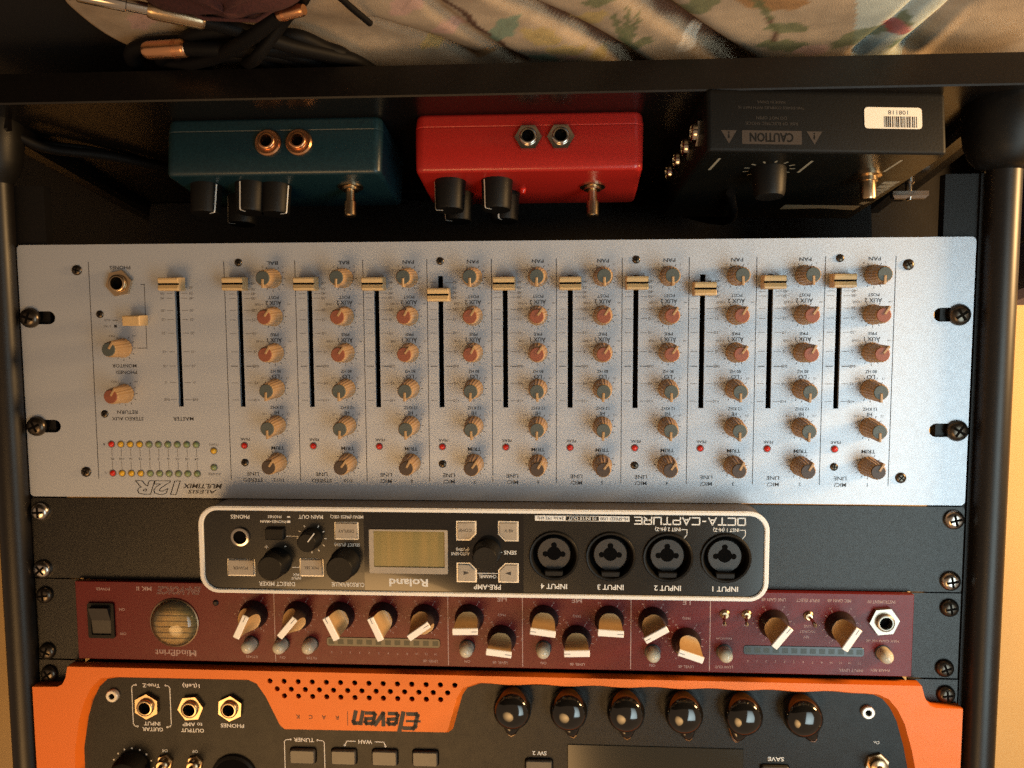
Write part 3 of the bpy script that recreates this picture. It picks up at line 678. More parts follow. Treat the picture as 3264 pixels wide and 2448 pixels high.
# wide squared logo lettering drawn as strokes
def strokes(mb, txt, x, y, h, wd, gap, t_, z):
    G = {'O': [[(0, 0), (1, 0), (1, 1), (0, 1), (0, 0)]], 'C': [[(1, 0), (0, 0), (0, 1), (1, 1)]], 'T': [[(0, 1), (1, 1)], [(.5, 1), (.5, 0)]], 'A': [[(0, 0), (.5, 1), (1, 0)], [(.22, .3), (.78, .3)]], '-': [[(.2, .5), (.8, .5)]],
         'P': [[(0, 0), (0, 1), (1, 1), (1, .4), (0, .4)]], 'U': [[(0, 1), (0, 0), (1, 0), (1, 1)]], 'R': [[(0, 0), (0, 1), (1, 1), (1, .42), (0, .42)], [(.5, .42), (1, 0)]], 'E': [[(1, 1), (0, 1), (0, 0), (1, 0)], [(0, .5), (.85, .5)]]}
    cx = x
    for c in txt:
        k = .6 if c == '-' else 1
        for P in G[c]: mb.line([(cx + p[0] * wd * k, y + p[1] * h) for p in P], t_, z)
        cx += wd * k + gap
strokes(WH, 'OCTA-CAPTURE', -130.2, 135.7, 3.4, 3.5, 1.15, .62, ZO)
for x0, x1 in ((-74.4, -59.4), (-43.2, -28.1)): WH.rect(x0, 135.4, x1, 138.0, ZO)
WH.line([(-59.4, 135.5), (-43.2, 135.5)], .25, ZO); WH.line([(-59.4, 137.9), (-43.2, 137.9)], .25, ZO)
T('10 IN/10 OUT', -51.3, 136.7, 1.45, ZO, width=13.6, bold=.01)
q = MB(); q.text('Hi-SPEED USB', -66.9, 136.7, 1.45, ZO + .05, width=13.6, bold=.01); q.text('24 bit 192 kHz', -35.7, 136.7, 1.45, ZO + .05, width=13.2, bold=.01); part('dark_legend', q, 'ink', oc, 0)
q = MB(); q.rect(-22.4, 134.4, 57.5, 174.8, 18.49); part('gloss_window', q, 'glossblack', oc, 0)
T('PRE-AMP', -4.2, 172.0, 2.4, ZO, bold=.015); T('CHANNEL', -4.4, 166.6, 1.7, ZO, bold=.01, width=8.8); WH.line([(0.6, 165.0), (-9.4, 165.0)], .3, ZO)
T('SENS', -15.8, 154.3, 1.9, ZO, bold=.012, width=6.3); WH.line([(-11.5, 154.3), (-10.4, 154.3)], .3, ZO); T('AUTO-SENS', 9.0, 155.2, 1.5, ZO, width=9.2, bold=.01); T('(PUSH)', 7.9, 153.1, 1.5, ZO, bold=.01)
def oct_button(pts, name='button'):
    q = MB(); q.prism(pts, 18.46, 18.75); p = part(name, q, 'frame', oc)
    q = MB(); q.prism(inset(pts, .75), 18.7, 19.6, .25); part('key', q, 'button', p)
oct_button([(0.9, 138.5), (11, 138.5), (11, 148.4), (4.3, 148.4), (0.9, 145.0)])
oct_button([(-20, 138.4), (-9.8, 138.4), (-9.8, 145.0), (-13.2, 148.5), (-20, 148.5)])
oct_button([(0.9, 163.1), (4.3, 159.7), (11, 159.7), (11, 169.6), (0.9, 169.6)])
oct_button([(-20, 159.6), (-13.3, 159.6), (-9.8, 163.0), (-9.8, 169.5), (-20, 169.5)])
for x0, y0, x1, y1 in ((113.5, 159.4, 127.8, 168.2), (78.3, 158.6, 90.5, 167.9), (60.1, 139.7, 72.3, 148.7)): oct_button(rrect(x0, y0, x1, y1, .5, 2))
q = MB()
q.text('COMP', 6.4, 143.0, 1.6, 19.66); q.text('48 V', -15.3, 143.0, 1.6, 19.66); q.text('POWER', 120.7, 163.8, 1.5, 19.66); q.text('MIX SEL', 84.4, 163.2, 1.5, 19.66); q.text('DISPLAY', 66.2, 144.2, 1.5, 19.66)
q.add([(7.4, 165.6, 19.66), (4.6, 164.6, 19.66), (7.4, 163.6, 19.66)], [(0, 1, 2)]); q.add([(-16.2, 165.5, 19.66), (-16.2, 163.5, 19.66), (-13.4, 164.5, 19.66)], [(0, 1, 2)])
part('key_legend', q, 'ink', oc, 0)
def soft_knob(x, y, r, h, name='control_knob'):
    q = MB(); q.lathe(x, y, [(r * 1.02, 18.46), (r * 1.02, 19.3), (r * .97, 19.8), (r * .9, 18.4 + h * .9), (r * .8, 18.4 + h), (r * .3, 18.35 + h)], 40, rib=.012); return part(name, q, 'softblack', oc, 40)
soft_knob(-4.1, 154.4, 7.0, 11); soft_knob(102.0, 160.6, 7.2, 12); soft_knob(67.3, 160.6, 7.6, 12)
k = soft_knob(84.2, 148.4, 5.4, 9)
q = MB(); q.line([(83.3, 147.6), (80.2, 143.6)], .5, 27.48); part('pointer', q, 'white', k, 0)
for i in range(11):
    a = radians(-150 + 30 * i); WH.line([(84.1 + 6.7 * sin(a), 148.4 + 6.7 * cos(a)), (84.1 + 7.4 * sin(a), 148.4 + 7.4 * cos(a))], .42, ZO)
q = MB(); q.box(97.8, 143.1, 18.46, 107.1, 148.8, 21.0, .4); part('slide_switch', q, 'softblack', oc)
T('PHONES', 120.5, 137.7, 1.9, ZO, width=9.6, bold=.012); T('MAIN OUT', 84.3, 137.4, 1.9, ZO, width=12.4, bold=.012); T('MENU (PRESS 1SEC)', 66.0, 137.2, 1.5, ZO, width=16.6, bold=.008)
T('SELECT (PUSH)', 66.1, 151.5, 1.5, ZO, width=12.8, bold=.008); T('CURSOR/VALUE', 66.1, 171.9, 2.1, ZO, width=16.6, bold=.01); T('DIRECT MIXER', 102.6, 172.1, 2.1, ZO, width=18.6, bold=.012)
T('PHONES+MAIN', 103.5, 140.0, 1.35, ZO, width=13.2, bold=.01); T('PHONES', 102.8, 137.5, 1.35, ZO, width=7, bold=.01)
WH.rect(94.8, 139.4, 96.4, 140.6, ZO); WH.rect(94.8, 137.2, 96.4, 137.9, ZO)
T('INPUT', 92.6, 169.0, 1.3, ZO, width=5, bold=.01); T('MIX', 92.6, 167.2, 1.3, ZO, bold=.01); T('+', 107.4, 153.1, 2.6, ZO, bold=.01); T('-', 97.6, 153.1, 2.6, ZO, bold=.01)
WH.line([(96.9, 147.4), (90.8, 147.4)], .3, ZO); WH.line([(94.2, 163.4), (90.7, 163.4)], .3, ZO)
T('Roland', 35.3, 170.4, 3.6, ZO, width=19.6, bold=.028)
part('white_legend', WH, 'white', oc, 0)
J2 = jack_meshes(4.6, 'chrome', False, 1.6, 3.4)
place('phones_jack', J2[0], oc, 120.5, 148, 18.4, 0, [('sleeve', J2[1]), ('socket_hole', J2[2])])
q = MB(); q.plate(rrect(15.3, 143.2, 54.8, 165.6, .6, 2), [rrect(16.8, 144.0, 52.6, 162.4, .5, 2)], 18.46, 19.3); s_ = part('display_bezel', q, 'button', oc)
q = MB(); q.rect(16.8, 144.0, 52.6, 162.4, 18.56); part('display_screen', q, 'lcd', s_, 0)

# =================================================================================
#  MAROON CHANNEL STRIP
# =================================================================================
mp = rack_thing('channel_strip', 'maroon one unit channel strip with winged grey and white knobs', 'channel strip', 0, 177, 0)
for s_ in (1, -1):
    b = MB(); b.plate([(s_ * x, y) for x, y in ((241.3, 177.5), (241.3, 221.6), (217.4, 221.6), (217.4, 177.5))], [], -2.2, 0); part('rack_ear', b, 'plate', mp)
b = MB(); b.box(-216.5, 178.2, -110, 216.5, 219.5, 0.5); part('chassis', b, 'slot', mp)
b = MB(); b.prism(rrect(-217.0, 177.1, 217.0, 219.7, .5, 2), 0.4, 4.0, .3); part('front_panel', b, 'maroon', mp)
for x, y in [(236.0, 186.2), (236.3, 217.4), (-235.7, 184.8), (-234.6, 216.2)]: screw(SCR_DARK, mp, x, y, 0)
ZM = 4.06
PK = MB(); T = PK.text
for x in (109.4, 17.7, -20.95, -76.5, -116.5): PK.line([(x, 178.2), (x, 218.6)], .42, ZM)
R_ = 6.2
def wing_mesh():
    sk = MB(); sk.lathe(0, 0, [(7.5, 0), (7.5, 1.2), (7.0, 3.2), (6.6, 4.2), (6.3, 6.6), (6.1, 6.9)], 36)
    sc, wg = MB(), MB()      # dished tops either side of the wing; its ends and walls
    R_ = 6.05
    prof = [(1.5, 18.3), (1.6, 16.5), (1.8, 14.2), (2.2, 11.8), (2.8, 9.6), (3.5, 8.2), (4.3, 7.4), (5.2, 7.0), (5.8, 6.9), (6.0, 6.85)]
    for sg in (1, -1):
        vs = []
        for s0, z in prof: L = sqrt(R_ * R_ - s0 * s0); vs += [(-L, sg * s0, z), (L, sg * s0, z), (-L, sg * s0, 5.5), (L, sg * s0, 5.5)]
        for k in range(len(prof) - 1):
            a, b_ = 4 * k, 4 * k + 4
            sc.add([vs[a], vs[a + 1], vs[b_ + 1], vs[b_]], [(3, 2, 1, 0) if sg < 0 else (0, 1, 2, 3)][:1])
            wg.add([vs[a], vs[b_], vs[b_ + 2], vs[a + 2]], [(0, 1, 2, 3)]); wg.add([vs[a + 1], vs[b_ + 1], vs[b_ + 3], vs[a + 3]], [(3, 2, 1, 0)])
    wg.prism([(-5.86, -1.48), (5.86, -1.48), (6.05, 0), (5.86, 1.48), (-5.86, 1.48), (-6.05, 0)], 5.5, 18.5)
    br = MB(); br.prism([(-6.25, -1.65), (6.25, -1.65), (6.4, 0), (6.25, 1.65), (-6.25, 1.65), (-6.4, 0)], 18.2, 19.3, .25)
    ln = MB(); ln.box(3.2, -.15, 19.0, 6.25, .15, 19.36)
    return shared('knob', sk, 'skirt', 50), shared('scoop', sc, 'scoop', 60), shared('wing', wg, 'knobgrey', 0), shared('white_bar', br, 'whitebar', 0), shared('index_line', ln, 'inkgrey', 0)
WK = wing_mesh()
def wknob(x, y, dx, dy):
    """dx, dy: direction of the bar in the picture (x right, y down), turned into the panel's frame"""
    place('knob', WK[0], mp, x, y, 4.0, atan2(dy, -dx), [('scoop', WK[1]), ('wing', WK[2]), ('white_bar', WK[3]), ('index_line', WK[4])])
KN = [(120.4, 193.5, 70, -145), (96.6, 193.5, 110, -130), (74.2, 193.4, -75, -155), (51.6, 193.2, -70, -153), (29.8, 193.9, 140, -100), (6.6, 193.5, 175, -5), (-10.1, 204.3, 175, 20),
      (-32.0, 193.3, -200, -25), (-48.8, 203.6, -208, 7), (-65.4, 193.0, 207, 10), (-87.6, 193.3, -180, 105), (-104.5, 203.8, -200, -65), (-148.2, 193.5, 110, -140), (-181.2, 193.8, 95, -150)]
for x, y, dx, dy in KN:
    wknob(x, y, dx, dy); ticks(PK, x, y, 8.0, 9.0, 13, -150, 150, .26, ZM)
    for i, s_ in enumerate(('0', '2', '4', '6', '8', '10')):
        a = radians(-150 + 60 * i); T(s_, x + 10.2 * sin(a), y + 10.2 * cos(a), .95, ZM)
q = MB(); q.lathe(0, 0, [(3.5, 0), (3.5, 5.4), (3.0, 7.2), (1.9, 8.4), (.7, 8.9)], 24); CB = shared('button', q, 'clear', 60)
q = MB(); q.lathe(0, 0, [(4.1, 0.02), (4.1, .5), (3.6, .6)], 24); CBR = shared('button_collar', q, 'skirt', 0)
q = MB(); q.lathe(0, 0, [(1.1, 0.3), (1.1, 4.6), (.5, 5.4)], 12); CBL = shared('lamp_core', q, 'yellowfoil', 60)
for x, y in [(122.2, 209.2), (105.6, 209.2), (90.2, 208.9), (7.8, 208.9), (-31.8, 208.6), (-87.6, 209.4), (-123.8, 208.6), (-202.6, 207.4)]:
    place('button', CB, mp, x, y, 4.0, 0, [('button_collar', CBR), ('lamp_core', CBL)])
for x, s_ in [(122.2, 'BYPASS'), (105.6, 'ON'), (90.2, 'FILTER'), (7.8, 'ON'), (-31.8, 'ON'), (-87.6, 'ON'), (-123.8, 'LOW CUT'), (-201.4, 'PHASE REV.')]: T(s_, x, 216.6, 1.35, ZM, bold=.006)
for x in (27.2, -9.2, -49.2, -104.6): T('LEVEL dB', x, 216.9, 1.35, ZM, bold=.006)
T('INPUT LEVEL', -187.2, 217.0, 1.45, ZM, bold=.006)
for x, s_ in ((-10.4, 'HF'), (-48.9, 'MF'), (-104.6, 'LF')): T(s_, x, 182.8, 3.0, ZM, bold=.01)
for x, s_ in ((-10.2, 'FREQ'), (-48.9, 'FREQ'), (-104.6, 'FREQ')): T(s_, x, 191.4, 1.2, ZM)
T('LINE GAIN dB', -147.9, 180.9, 1.6, ZM, width=12, bold=.006); T('INPUT SELECT', -164.9, 181.0, 1.6, ZM, width=11.5, bold=.006); T('MIC GAIN dB', -180.4, 180.9, 1.6, ZM, width=11.5, bold=.006); T('INSTRUMENT IN', -201.1, 181.1, 1.6, ZM, width=13.4, bold=.006)
T('MAX GAIN +60 dB', -202.3, 201.3, 1.3, ZM, width=16); T('LINE', -165, 194.4, 1.3, ZM); T('MIC/INST', -165, 197.2, 1.3, ZM); T('48V', -164.7, 200, 1.3, ZM)
T('ON', -123.7, 194.6, 1.1, ZM); T('ON', -134.7, 194.6, 1.1, ZM); T('PHANTOM', -123.6, 201.6, 1.1, ZM)
T('POWER', 201.8, 181.2, 1.5, ZM, bold=.006); T('ON', 191.8, 192.2, 1.4, ZM, bold=.006); T('OFF', 191.8, 205.4, 1.4, ZM, bold=.006)
T('EN-VOICE', 160.5, 181.3, 3.9, ZM, width=23, bold=.01, outline=.028, shear=.3); T('MK II', 179.3, 180.6, 2.2, ZM, width=8.2, bold=.012)
T('MindPrint', 163.5, 215.4, 3.3, ZM, width=22.4, bold=.012)
# serif feet for the serif wordmark
for x in (153.1, 156.6, 159.0, 165.4, 170.4, 173.8): PK.line([(x - .55, 213.9), (x + .75, 213.9)], .35, ZM)
# meter windows with their segments
for x0, x1, n in ((81.8, 21.9, 12), (-133.4, -193.4, 13)):
    y0, y1 = (204.9, 209.7)
    q = MB(); q.prism(rrect(x1, y0, x0, y1, 1.4, 3), 4.02, 4.35, .15); w_ = part('level_meter', q, 'meter', mp)
    for i in range(n):
        cx = x0 + (x1 - x0) * (i + .5) / n
        q = MB(); q.rect(cx - 1.5, y0 + 1.1, cx + 1.5, y1 - 1.1, 4.4); part('meter_segment', q, 'meterseg', w_, 0)
        T(['0', '1', '2', '3', '4', '5', '6', '7', '8', '10', '12', '14', '17'][i], cx, 213.2, 1.15, ZM)
part('pink_legend', PK, 'pinkink', mp, 0)
# power rocker, dome, toggles, jack
q = MB(); q.plate(rrect(195.8, 188.6, 210.2, 207.7, 1, 3), [rrect(197.6, 190.4, 208.4, 205.9, .6, 2)], 3.9, 5.4); rk = part('power_switch', q, 'softblack', mp)
vs = [(197.8, 190.5, 3.0), (208.2, 190.5, 3.0), (208.2, 205.8, 3.0), (197.8, 205.8, 3.0), (197.8, 190.5, 8.2), (208.2, 190.5, 8.2), (208.2, 198, 5.2), (197.8, 198, 5.2), (208.2, 205.8, 4.4), (197.8, 205.8, 4.4)]
q = MB(); q.add(vs, [(0, 1, 5, 4), (4, 5, 6, 7), (7, 6, 8, 9), (9, 8, 2, 3), (0, 4, 7, 9, 3), (1, 2, 8, 6, 5)]); part('rocker', q, 'darkgrey', rk, 0)
q = MB(); q.lathe(163.3, 198.8, [(13.2, 3.9), (13.2, 4.7), (12.6, 5.0), (12.4, 4.3)], 48, cap=False); dm = part('valve_window', q, 'brass', mp, 40)
q = MB(); q.lathe(163.3, 198.8, [(12.6, 4.05), (12.6, 4.3)], 48)
for k in range(7): yy = 189.5 + 3.1 * k; L = sqrt(max(1, 12.2 ** 2 - (yy - 198.8) ** 2)); q.box(163.3 - L, yy - .9, 4.2, 163.3 + L, yy + .9, 4.9, .3)
part('window_backing', q, 'yellowfoil', dm, 30)
q = MB(); q.lathe(163.3, 198.8, [(12.5, 4.4), (11.9, 6.0), (10.2, 7.8), (7.4, 9.3), (4.0, 10.2), (.6, 10.5)], 48, cap=False); part('clear_dome', q, 'dome', dm, 80)
q = MB(); q.lathe(140.7, 187.7, [(1.6, 3.9), (1.6, 4.3), (.8, 4.9)], 16); part('panel_lamp', q, 'skirt', mp)
for x in (-123.8, -134.7, -165.4):
    q = MB(); q.lathe(x, 188.9, [(2.5, 3.95), (2.5, 4.6), (1.7, 5.2), (1.6, 6.2)], 20); tg = part('toggle_switch', q, 'brass', mp, 40)
    q = MB(); q.tube([(x, 188.9, 5.5), (x + (1.2 if x > -150 else -.9), 190.0, 9), (x + (1.4 if x > -150 else -1.2), 190.9, 12.5), (x + (1.5 if x > -150 else -1.3), 191.2, 13.4)], [.7, .8, 1.1, .6], 12); part('lever', q, 'chrome', tg, 60)
J3 = jack_meshes(7.4, 'satin', True, 5.0, 3.2); jack(J3, mp, -202.1, 190.6, 4.0, .1)

# =================================================================================
#  ORANGE GUITAR PROCESSOR
# =================================================================================
el = rack_thing('guitar_processor', 'orange and black two unit guitar processor with domed black knobs', 'guitar processor', 0, 222, 0)
YT = 311.0
for s_ in (1, -1):
    b = MB(); b.plate([(s_ * x, y) for x, y in ((241.3, 222.2), (241.3, YT), (217, YT), (217, 222.2))], [], -2.2, 0.6); part('rack_ear', b, 'plate', el)
    for y in (229.6, 304): screw(SCR_DARK, el, s_ * 235.5, y, .6)
b = MB(); b.box(-216, 223.5, -110, 216, YT - 1, 2.0); part('chassis', b, 'slot', el)
ORO = [(221.2, 222.6), (222.6, 229.0), (224.6, 232.6), (227.4, 233.9), (241.2, 234.3), (241.2, YT), (-241.2, YT), (-241.2, 234.0), (-227.8, 233.8), (-225.0, 232.5), (-222.6, 228.8), (-220.8, 222.6)]
# outline of the black inset: rounded ends, wavy upper run over the knobs, centre tongue left orange
def eleven_inner(d):
    L = [(217.4, 300), (216.9, 270), (213.6, 252.4), (210.5, 243), (206.6, 235.6), (202, 231.2), (196, 230.2), (124, 230.0), (120.4, 231.6), (116.2, 238), (109.0, 253.4), (105.4, 256.6), (18.2, 256.0), (15.6, 253.8), (10.6, 235.5), (8.0, 231.4), (3.2, 229.6)]
    for i in range(41): x = 1 - 4.85 * i; L.append((x, 229.2 + .45 * cos((x + 15) / 29.3 * 2 * pi)))
    L += [(-199, 230.0), (-203.4, 232.0), (-207.2, 236.5), (-210.8, 243.6), (-214.7, 257), (-217.4, 270), (-218, 300)]
    return L
IN0 = eleven_inner(0)
IN1 = inset(IN0, -2.6)
q = MB(); q.plate(ORO, [IN1] + [circ(x, y, 1.45, 14) for r_, (y, n, x0) in enumerate([(227.9, 14, 111.5), (232.1, 13, 107.8), (235.8, 12, 104.0)]) for x in [x0 - 7.5 * i for i in range(n)]], 6.4, 8.0)
VENT = [(10.6, 225.0), (115.4, 225.0), (113.6, 229.6), (104.5, 238.4), (20.5, 238.4), (12.6, 229.6)]
q.plate(ORO, [IN1, VENT], 1.2, 6.39)
fr = part('front_frame', q, 'orange', el, 25)
q = MB(); n = len(IN0); q.add([(p[0], p[1], 7.95) for p in IN1] + [(p[0], p[1], 2.6) for p in IN0], [(i, (i + 1) % n, n + (i + 1) % n, n + i) for i in range(n)]); part('frame_slope', q, 'orange', fr, 40)
q = MB(); q.box(10, 224.6, 1.3, 116, 239, 1.6); part('vent_shadow_box', q, 'slot', fr, 0)  # black sheet under the holes, painting in their shade
q = MB(); q.prism(inset(IN0, -.6), 1.6, 3.0); part('control_panel', q, 'eleven_black', el, 25)
ZE = 3.06
WE = MB()
def T(*a, **k): part('legend_word', MB().text(*a, **k), 'white', el, 0)
# Eleven wordmark: slanted condensed heavy strokes with a bar across the first letter
EB = MB()
def eleven_logo(mb, x0, y0, h, z):
    sh = .22
    def L(P, t_): mb.line([(x0 + px_ + sh * py_, y0 + py_) for px_, py_ in P], t_, z)
    t_ = 2.1; xh = h * .78
    L([(6.6, h - .8), (2.0, h - .8), (1.2, h - 1.8), (1.2, 1.6), (2.0, .8), (6.2, .8)], t_); L([(-.6, h * .5), (6.0, h * .5)], 1.2)
    L([(8.9, .6), (8.9, h + .6)], t_ + .2)
    def e(ox): L([(ox + 4.6, .8), (ox + 1.0, .8), (ox + .2, 1.6), (ox + .2, xh - 1.6), (ox + 1.0, xh - .8), (ox + 3.6, xh - .8), (ox + 4.4, xh - 1.6), (ox + 4.4, xh * .55), (ox + .4, xh * .5)], 1.9)
    e(11.4); L([(18.0, xh - .4), (19.4, .9), (22.2, xh - .4)], 2.1); e(23.4); L([(30.2, .6), (30.2, xh - .8), (33.4, xh - .8), (34.0, xh - 1.6), (34.0, .6)], 2.1)
eleven_logo(EB, 32.2, 243.2, 9.3, 8.06)
EB.line([(70.6, 243.4), (70.6, 251)], .28, 8.06)
for i, c in enumerate('RACK'): EB.text(c, 76.2 + 7.0 * i, 247.0, 2.1, 8.06, bold=.01)
part('logo', EB, 'ink', fr, 0)
# jacks, screws
J4 = jack_meshes(7.0, 'brass', True, 4.4, 3.3)
for x, y, rz in ((180.4, 245.1, .5), (156.2, 245.5, .1), (134.7, 245.0, .45)): jack(J4, el, x, y, 3.0, rz)
for x, y in ((199.2, 239.9), (-196.3, 238.7)):
    q = MB(); q.lathe(x, y, [(3.3, 2.9), (3.3, 5.0), (2.9, 5.4), (1.7, 5.4), (1.7, 4.4)], 24); sc_ = part('cap_screw', q, 'frame', el, 40)
    q = MB(); q.lathe(x, y, [(1.5, 4.3), (1.5, 4.9)], 6); part('hex_recess', q, 'slot', sc_, 0)
T('GUITAR', 178.4, 258.6, 2.0, ZE, width=11.5, bold=.02); T('INPUT', 178.6, 255.4, 2.0, ZE, width=9, bold=.02); T('True-Z', 178.2, 234.2, 2.0, ZE, width=9.6, bold=.015)
for s2, x in ((1, 189.0), (-1, 168.0)):
    q = MB(); q.line([(x - s2 * 2.2, 234.0), (x - s2 * .7, 234.3), (x, 235.4), (x, 255.6), (x - s2 * .7, 256.9), (x - s2 * 2.2, 257.2)], .45, ZE); part('input_bracket', q, 'white', el, 0)
    WE.dot(x - s2 * 2.3, 234.0, .55, ZE); WE.dot(x - s2 * 2.3, 257.2, .55, ZE)
T('OUTPUT', 156.4, 258.6, 2.0, ZE, width=12.6, bold=.02); T('to AMP', 156.3, 255.3, 2.0, ZE, width=11, bold=.02); T('1(Left)', 156.3, 233.8, 2.0, ZE, width=9.4, bold=.015); T('PHONES', 134.5, 255.4, 2.0, ZE, width=12.8, bold=.02)
T('TUNER', 95.8, 262.2, 2.1, ZE, width=11, bold=.015); T('WAH', 62.7, 262.4, 2.1, ZE, width=7.4, bold=.015); T('SW 2', -29.6, 265.9, 2.1, ZE, width=7.4, bold=.015); T('SAVE', -151.2, 265.5, 2.1, ZE, width=8.2, bold=.015)
for P_ in ([(103.0, 262.2), (105.6, 262.4), (106.4, 263.4), (106.4, 300)], [(88.4, 262.2), (85.6, 262.4), (84.8, 263.4), (84.8, 300)]): q = MB(); q.line(P_, .42, ZE); part('tuner_bracket', q, 'white', el, 0)
for P_ in ([(68.0, 262.2), (72.6, 262.2), (73.8, 264.6)], [(57.4, 262.2), (52.8, 262.2), (51.9, 264.6)]): q = MB(); q.line(P_, .42, ZE); part('wah_bracket', q, 'white', el, 0)
for x, y in ((103.0, 262.2), (88.4, 262.2), (73.8, 264.6), (51.9, 264.6)): WE.dot(x, y, .55, ZE)
for x, y, s_ in ((172.2, 270.4, 'Off'), (155.5, 270.4, 'Off'), (-201.5, 255.2, 'On')): T(s_, x, y, 1.6, ZE, bold=.01)
for x0, y0, x1, y1 in ((89.6, 266.8, 103, 274.4), (67.6, 266.5, 80.7, 274.3), (45.6, 266.2, 58.8, 274.2), (24, 266, 37.2, 274), (-36.2, 269, -22.4, 276.6), (-157.6, 268.6, -143.6, 276.4)):
    q = MB(); q.prism(rrect(x0 - .6, y0 - .6, x1 + .6, y1 + .6, 1.6, 3), 2.9, 3.15); bt = part('button', q, 'slot', el)
    q = MB(); q.prism(rrect(x0, y0, x1, y1, 1.2, 3), 3.0, 5.6, .5); part('key', q, 'grey_button', bt)
q = MB(); q.box(-134.7, 260.4, 2.9, -44.2, 296, 3.5, .3); part('display', q, 'screen', el)
for x, y in ((172.1, 276.7), (155.5, 276.8), (-201.8, 266.4)):
    k = 1.0 if x > 0 else 1.35
    q = MB(); q.prism([(x + p[0] * k, y + p[1] * k) for p in hexpts(4.6, .3)], 2.9, 4.6, .3); tg = part('toggle_switch', q, 'brass', el)
    q = MB(); q.lathe(x, y, [(3.4 * k, 4.5), (3.3 * k, 8), (2.6 * k, 8.6)], 20); part('bushing', q, 'brass', tg, 40)
    q = MB(); q.tube([(x, y, 8), (x + .3, y + 1.4, 13), (x + .5, y + 2.4, 18), (x + .5, y + 2.6, 19)], [1.4 * k, 1.6 * k, 2.2 * k, 1.4 * k], 14); part('lever', q, 'chrome', tg, 60)
# round black controls
q = MB(); q.lathe(0, 0, [(9.6, 0), (9.9, 3.5), (9.9, 6), (9.3, 9.6), (7.6, 11.8), (4.6, 13.2), (1, 13.7)], 44); q.prism([(-6.0, 7.0), (-2.4, 13.2), (0, 14.6), (2.4, 13.2), (6.0, 7.0)][::-1], 0, 7.4, 1.6); KN1 = shared('round_knob', q, 'glossblack', 50)
q = MB(); q.prism([p for p in circ(0, 0, 10.9, 36) if not (p[1] > 0 and abs(p[0]) < 5.4)][0:] and ([(9.7 * cos(radians(a)), 9.7 * sin(radians(a))) for a in range(122, 419, 9)] + [(1.6, 15.6), (0, 16.6), (-1.6, 15.6)]), 2.2, 3.4, .3); KN2 = shared('reflection_skirt', q, 'amberreflect', 0)  # skirt added to carry the orange panel's reflection as amber colour
q = MB(); q.lathe(0, 0, [(1.0, 0), (.9, .5)], 12, xf=Matrix.Translation((0, 11.6, 6.2))); KN3 = shared('pointer_dot', q, 'glossblack', 60)
for x, dg in ((-15.9, -3), (-44.8, 9), (-73.9, 4), (-103.2, 12), (-132.9, -10), (-162.5, 26)):
    place('round_knob', KN1, el, x, 239.3, 3.4, radians(dg), [('reflection_skirt', KN2), ('pointer_dot', KN3)])
q = MB(); q.lathe(190.4, 281, [(9.6, 2.95), (9.6, 8), (8.2, 14), (6, 15)], 40); part('gain_knob', q, 'softblack', el, 40)
q = MB(); q.dot(0, 0, .5, 0); SD = shared('scale_dot', q, 'white', 0)
for i in range(9): a = radians(90 + 22 * (i - 4) + 180); place('scale_dot', SD, el, 190.4 + 11.4 * cos(a), 281 + 11.4 * sin(a), ZE)
q = MB(); q.lathe(134.5, 284, [(12.5, 2.95), (12.5, 4.5), (11.3, 5.2), (10.6, 4.6), (10.4, 3.1)], 44, cap=False); xl = part('xlr_socket', q, 'softblack', el, 40)
q = MB(); q.lathe(134.5, 284, [(10.4, 3.02), (10.4, 3.2)], 40); part('socket_core', q, 'slot', xl, 0)
part('bracket_dots', WE, 'white', el, 0)

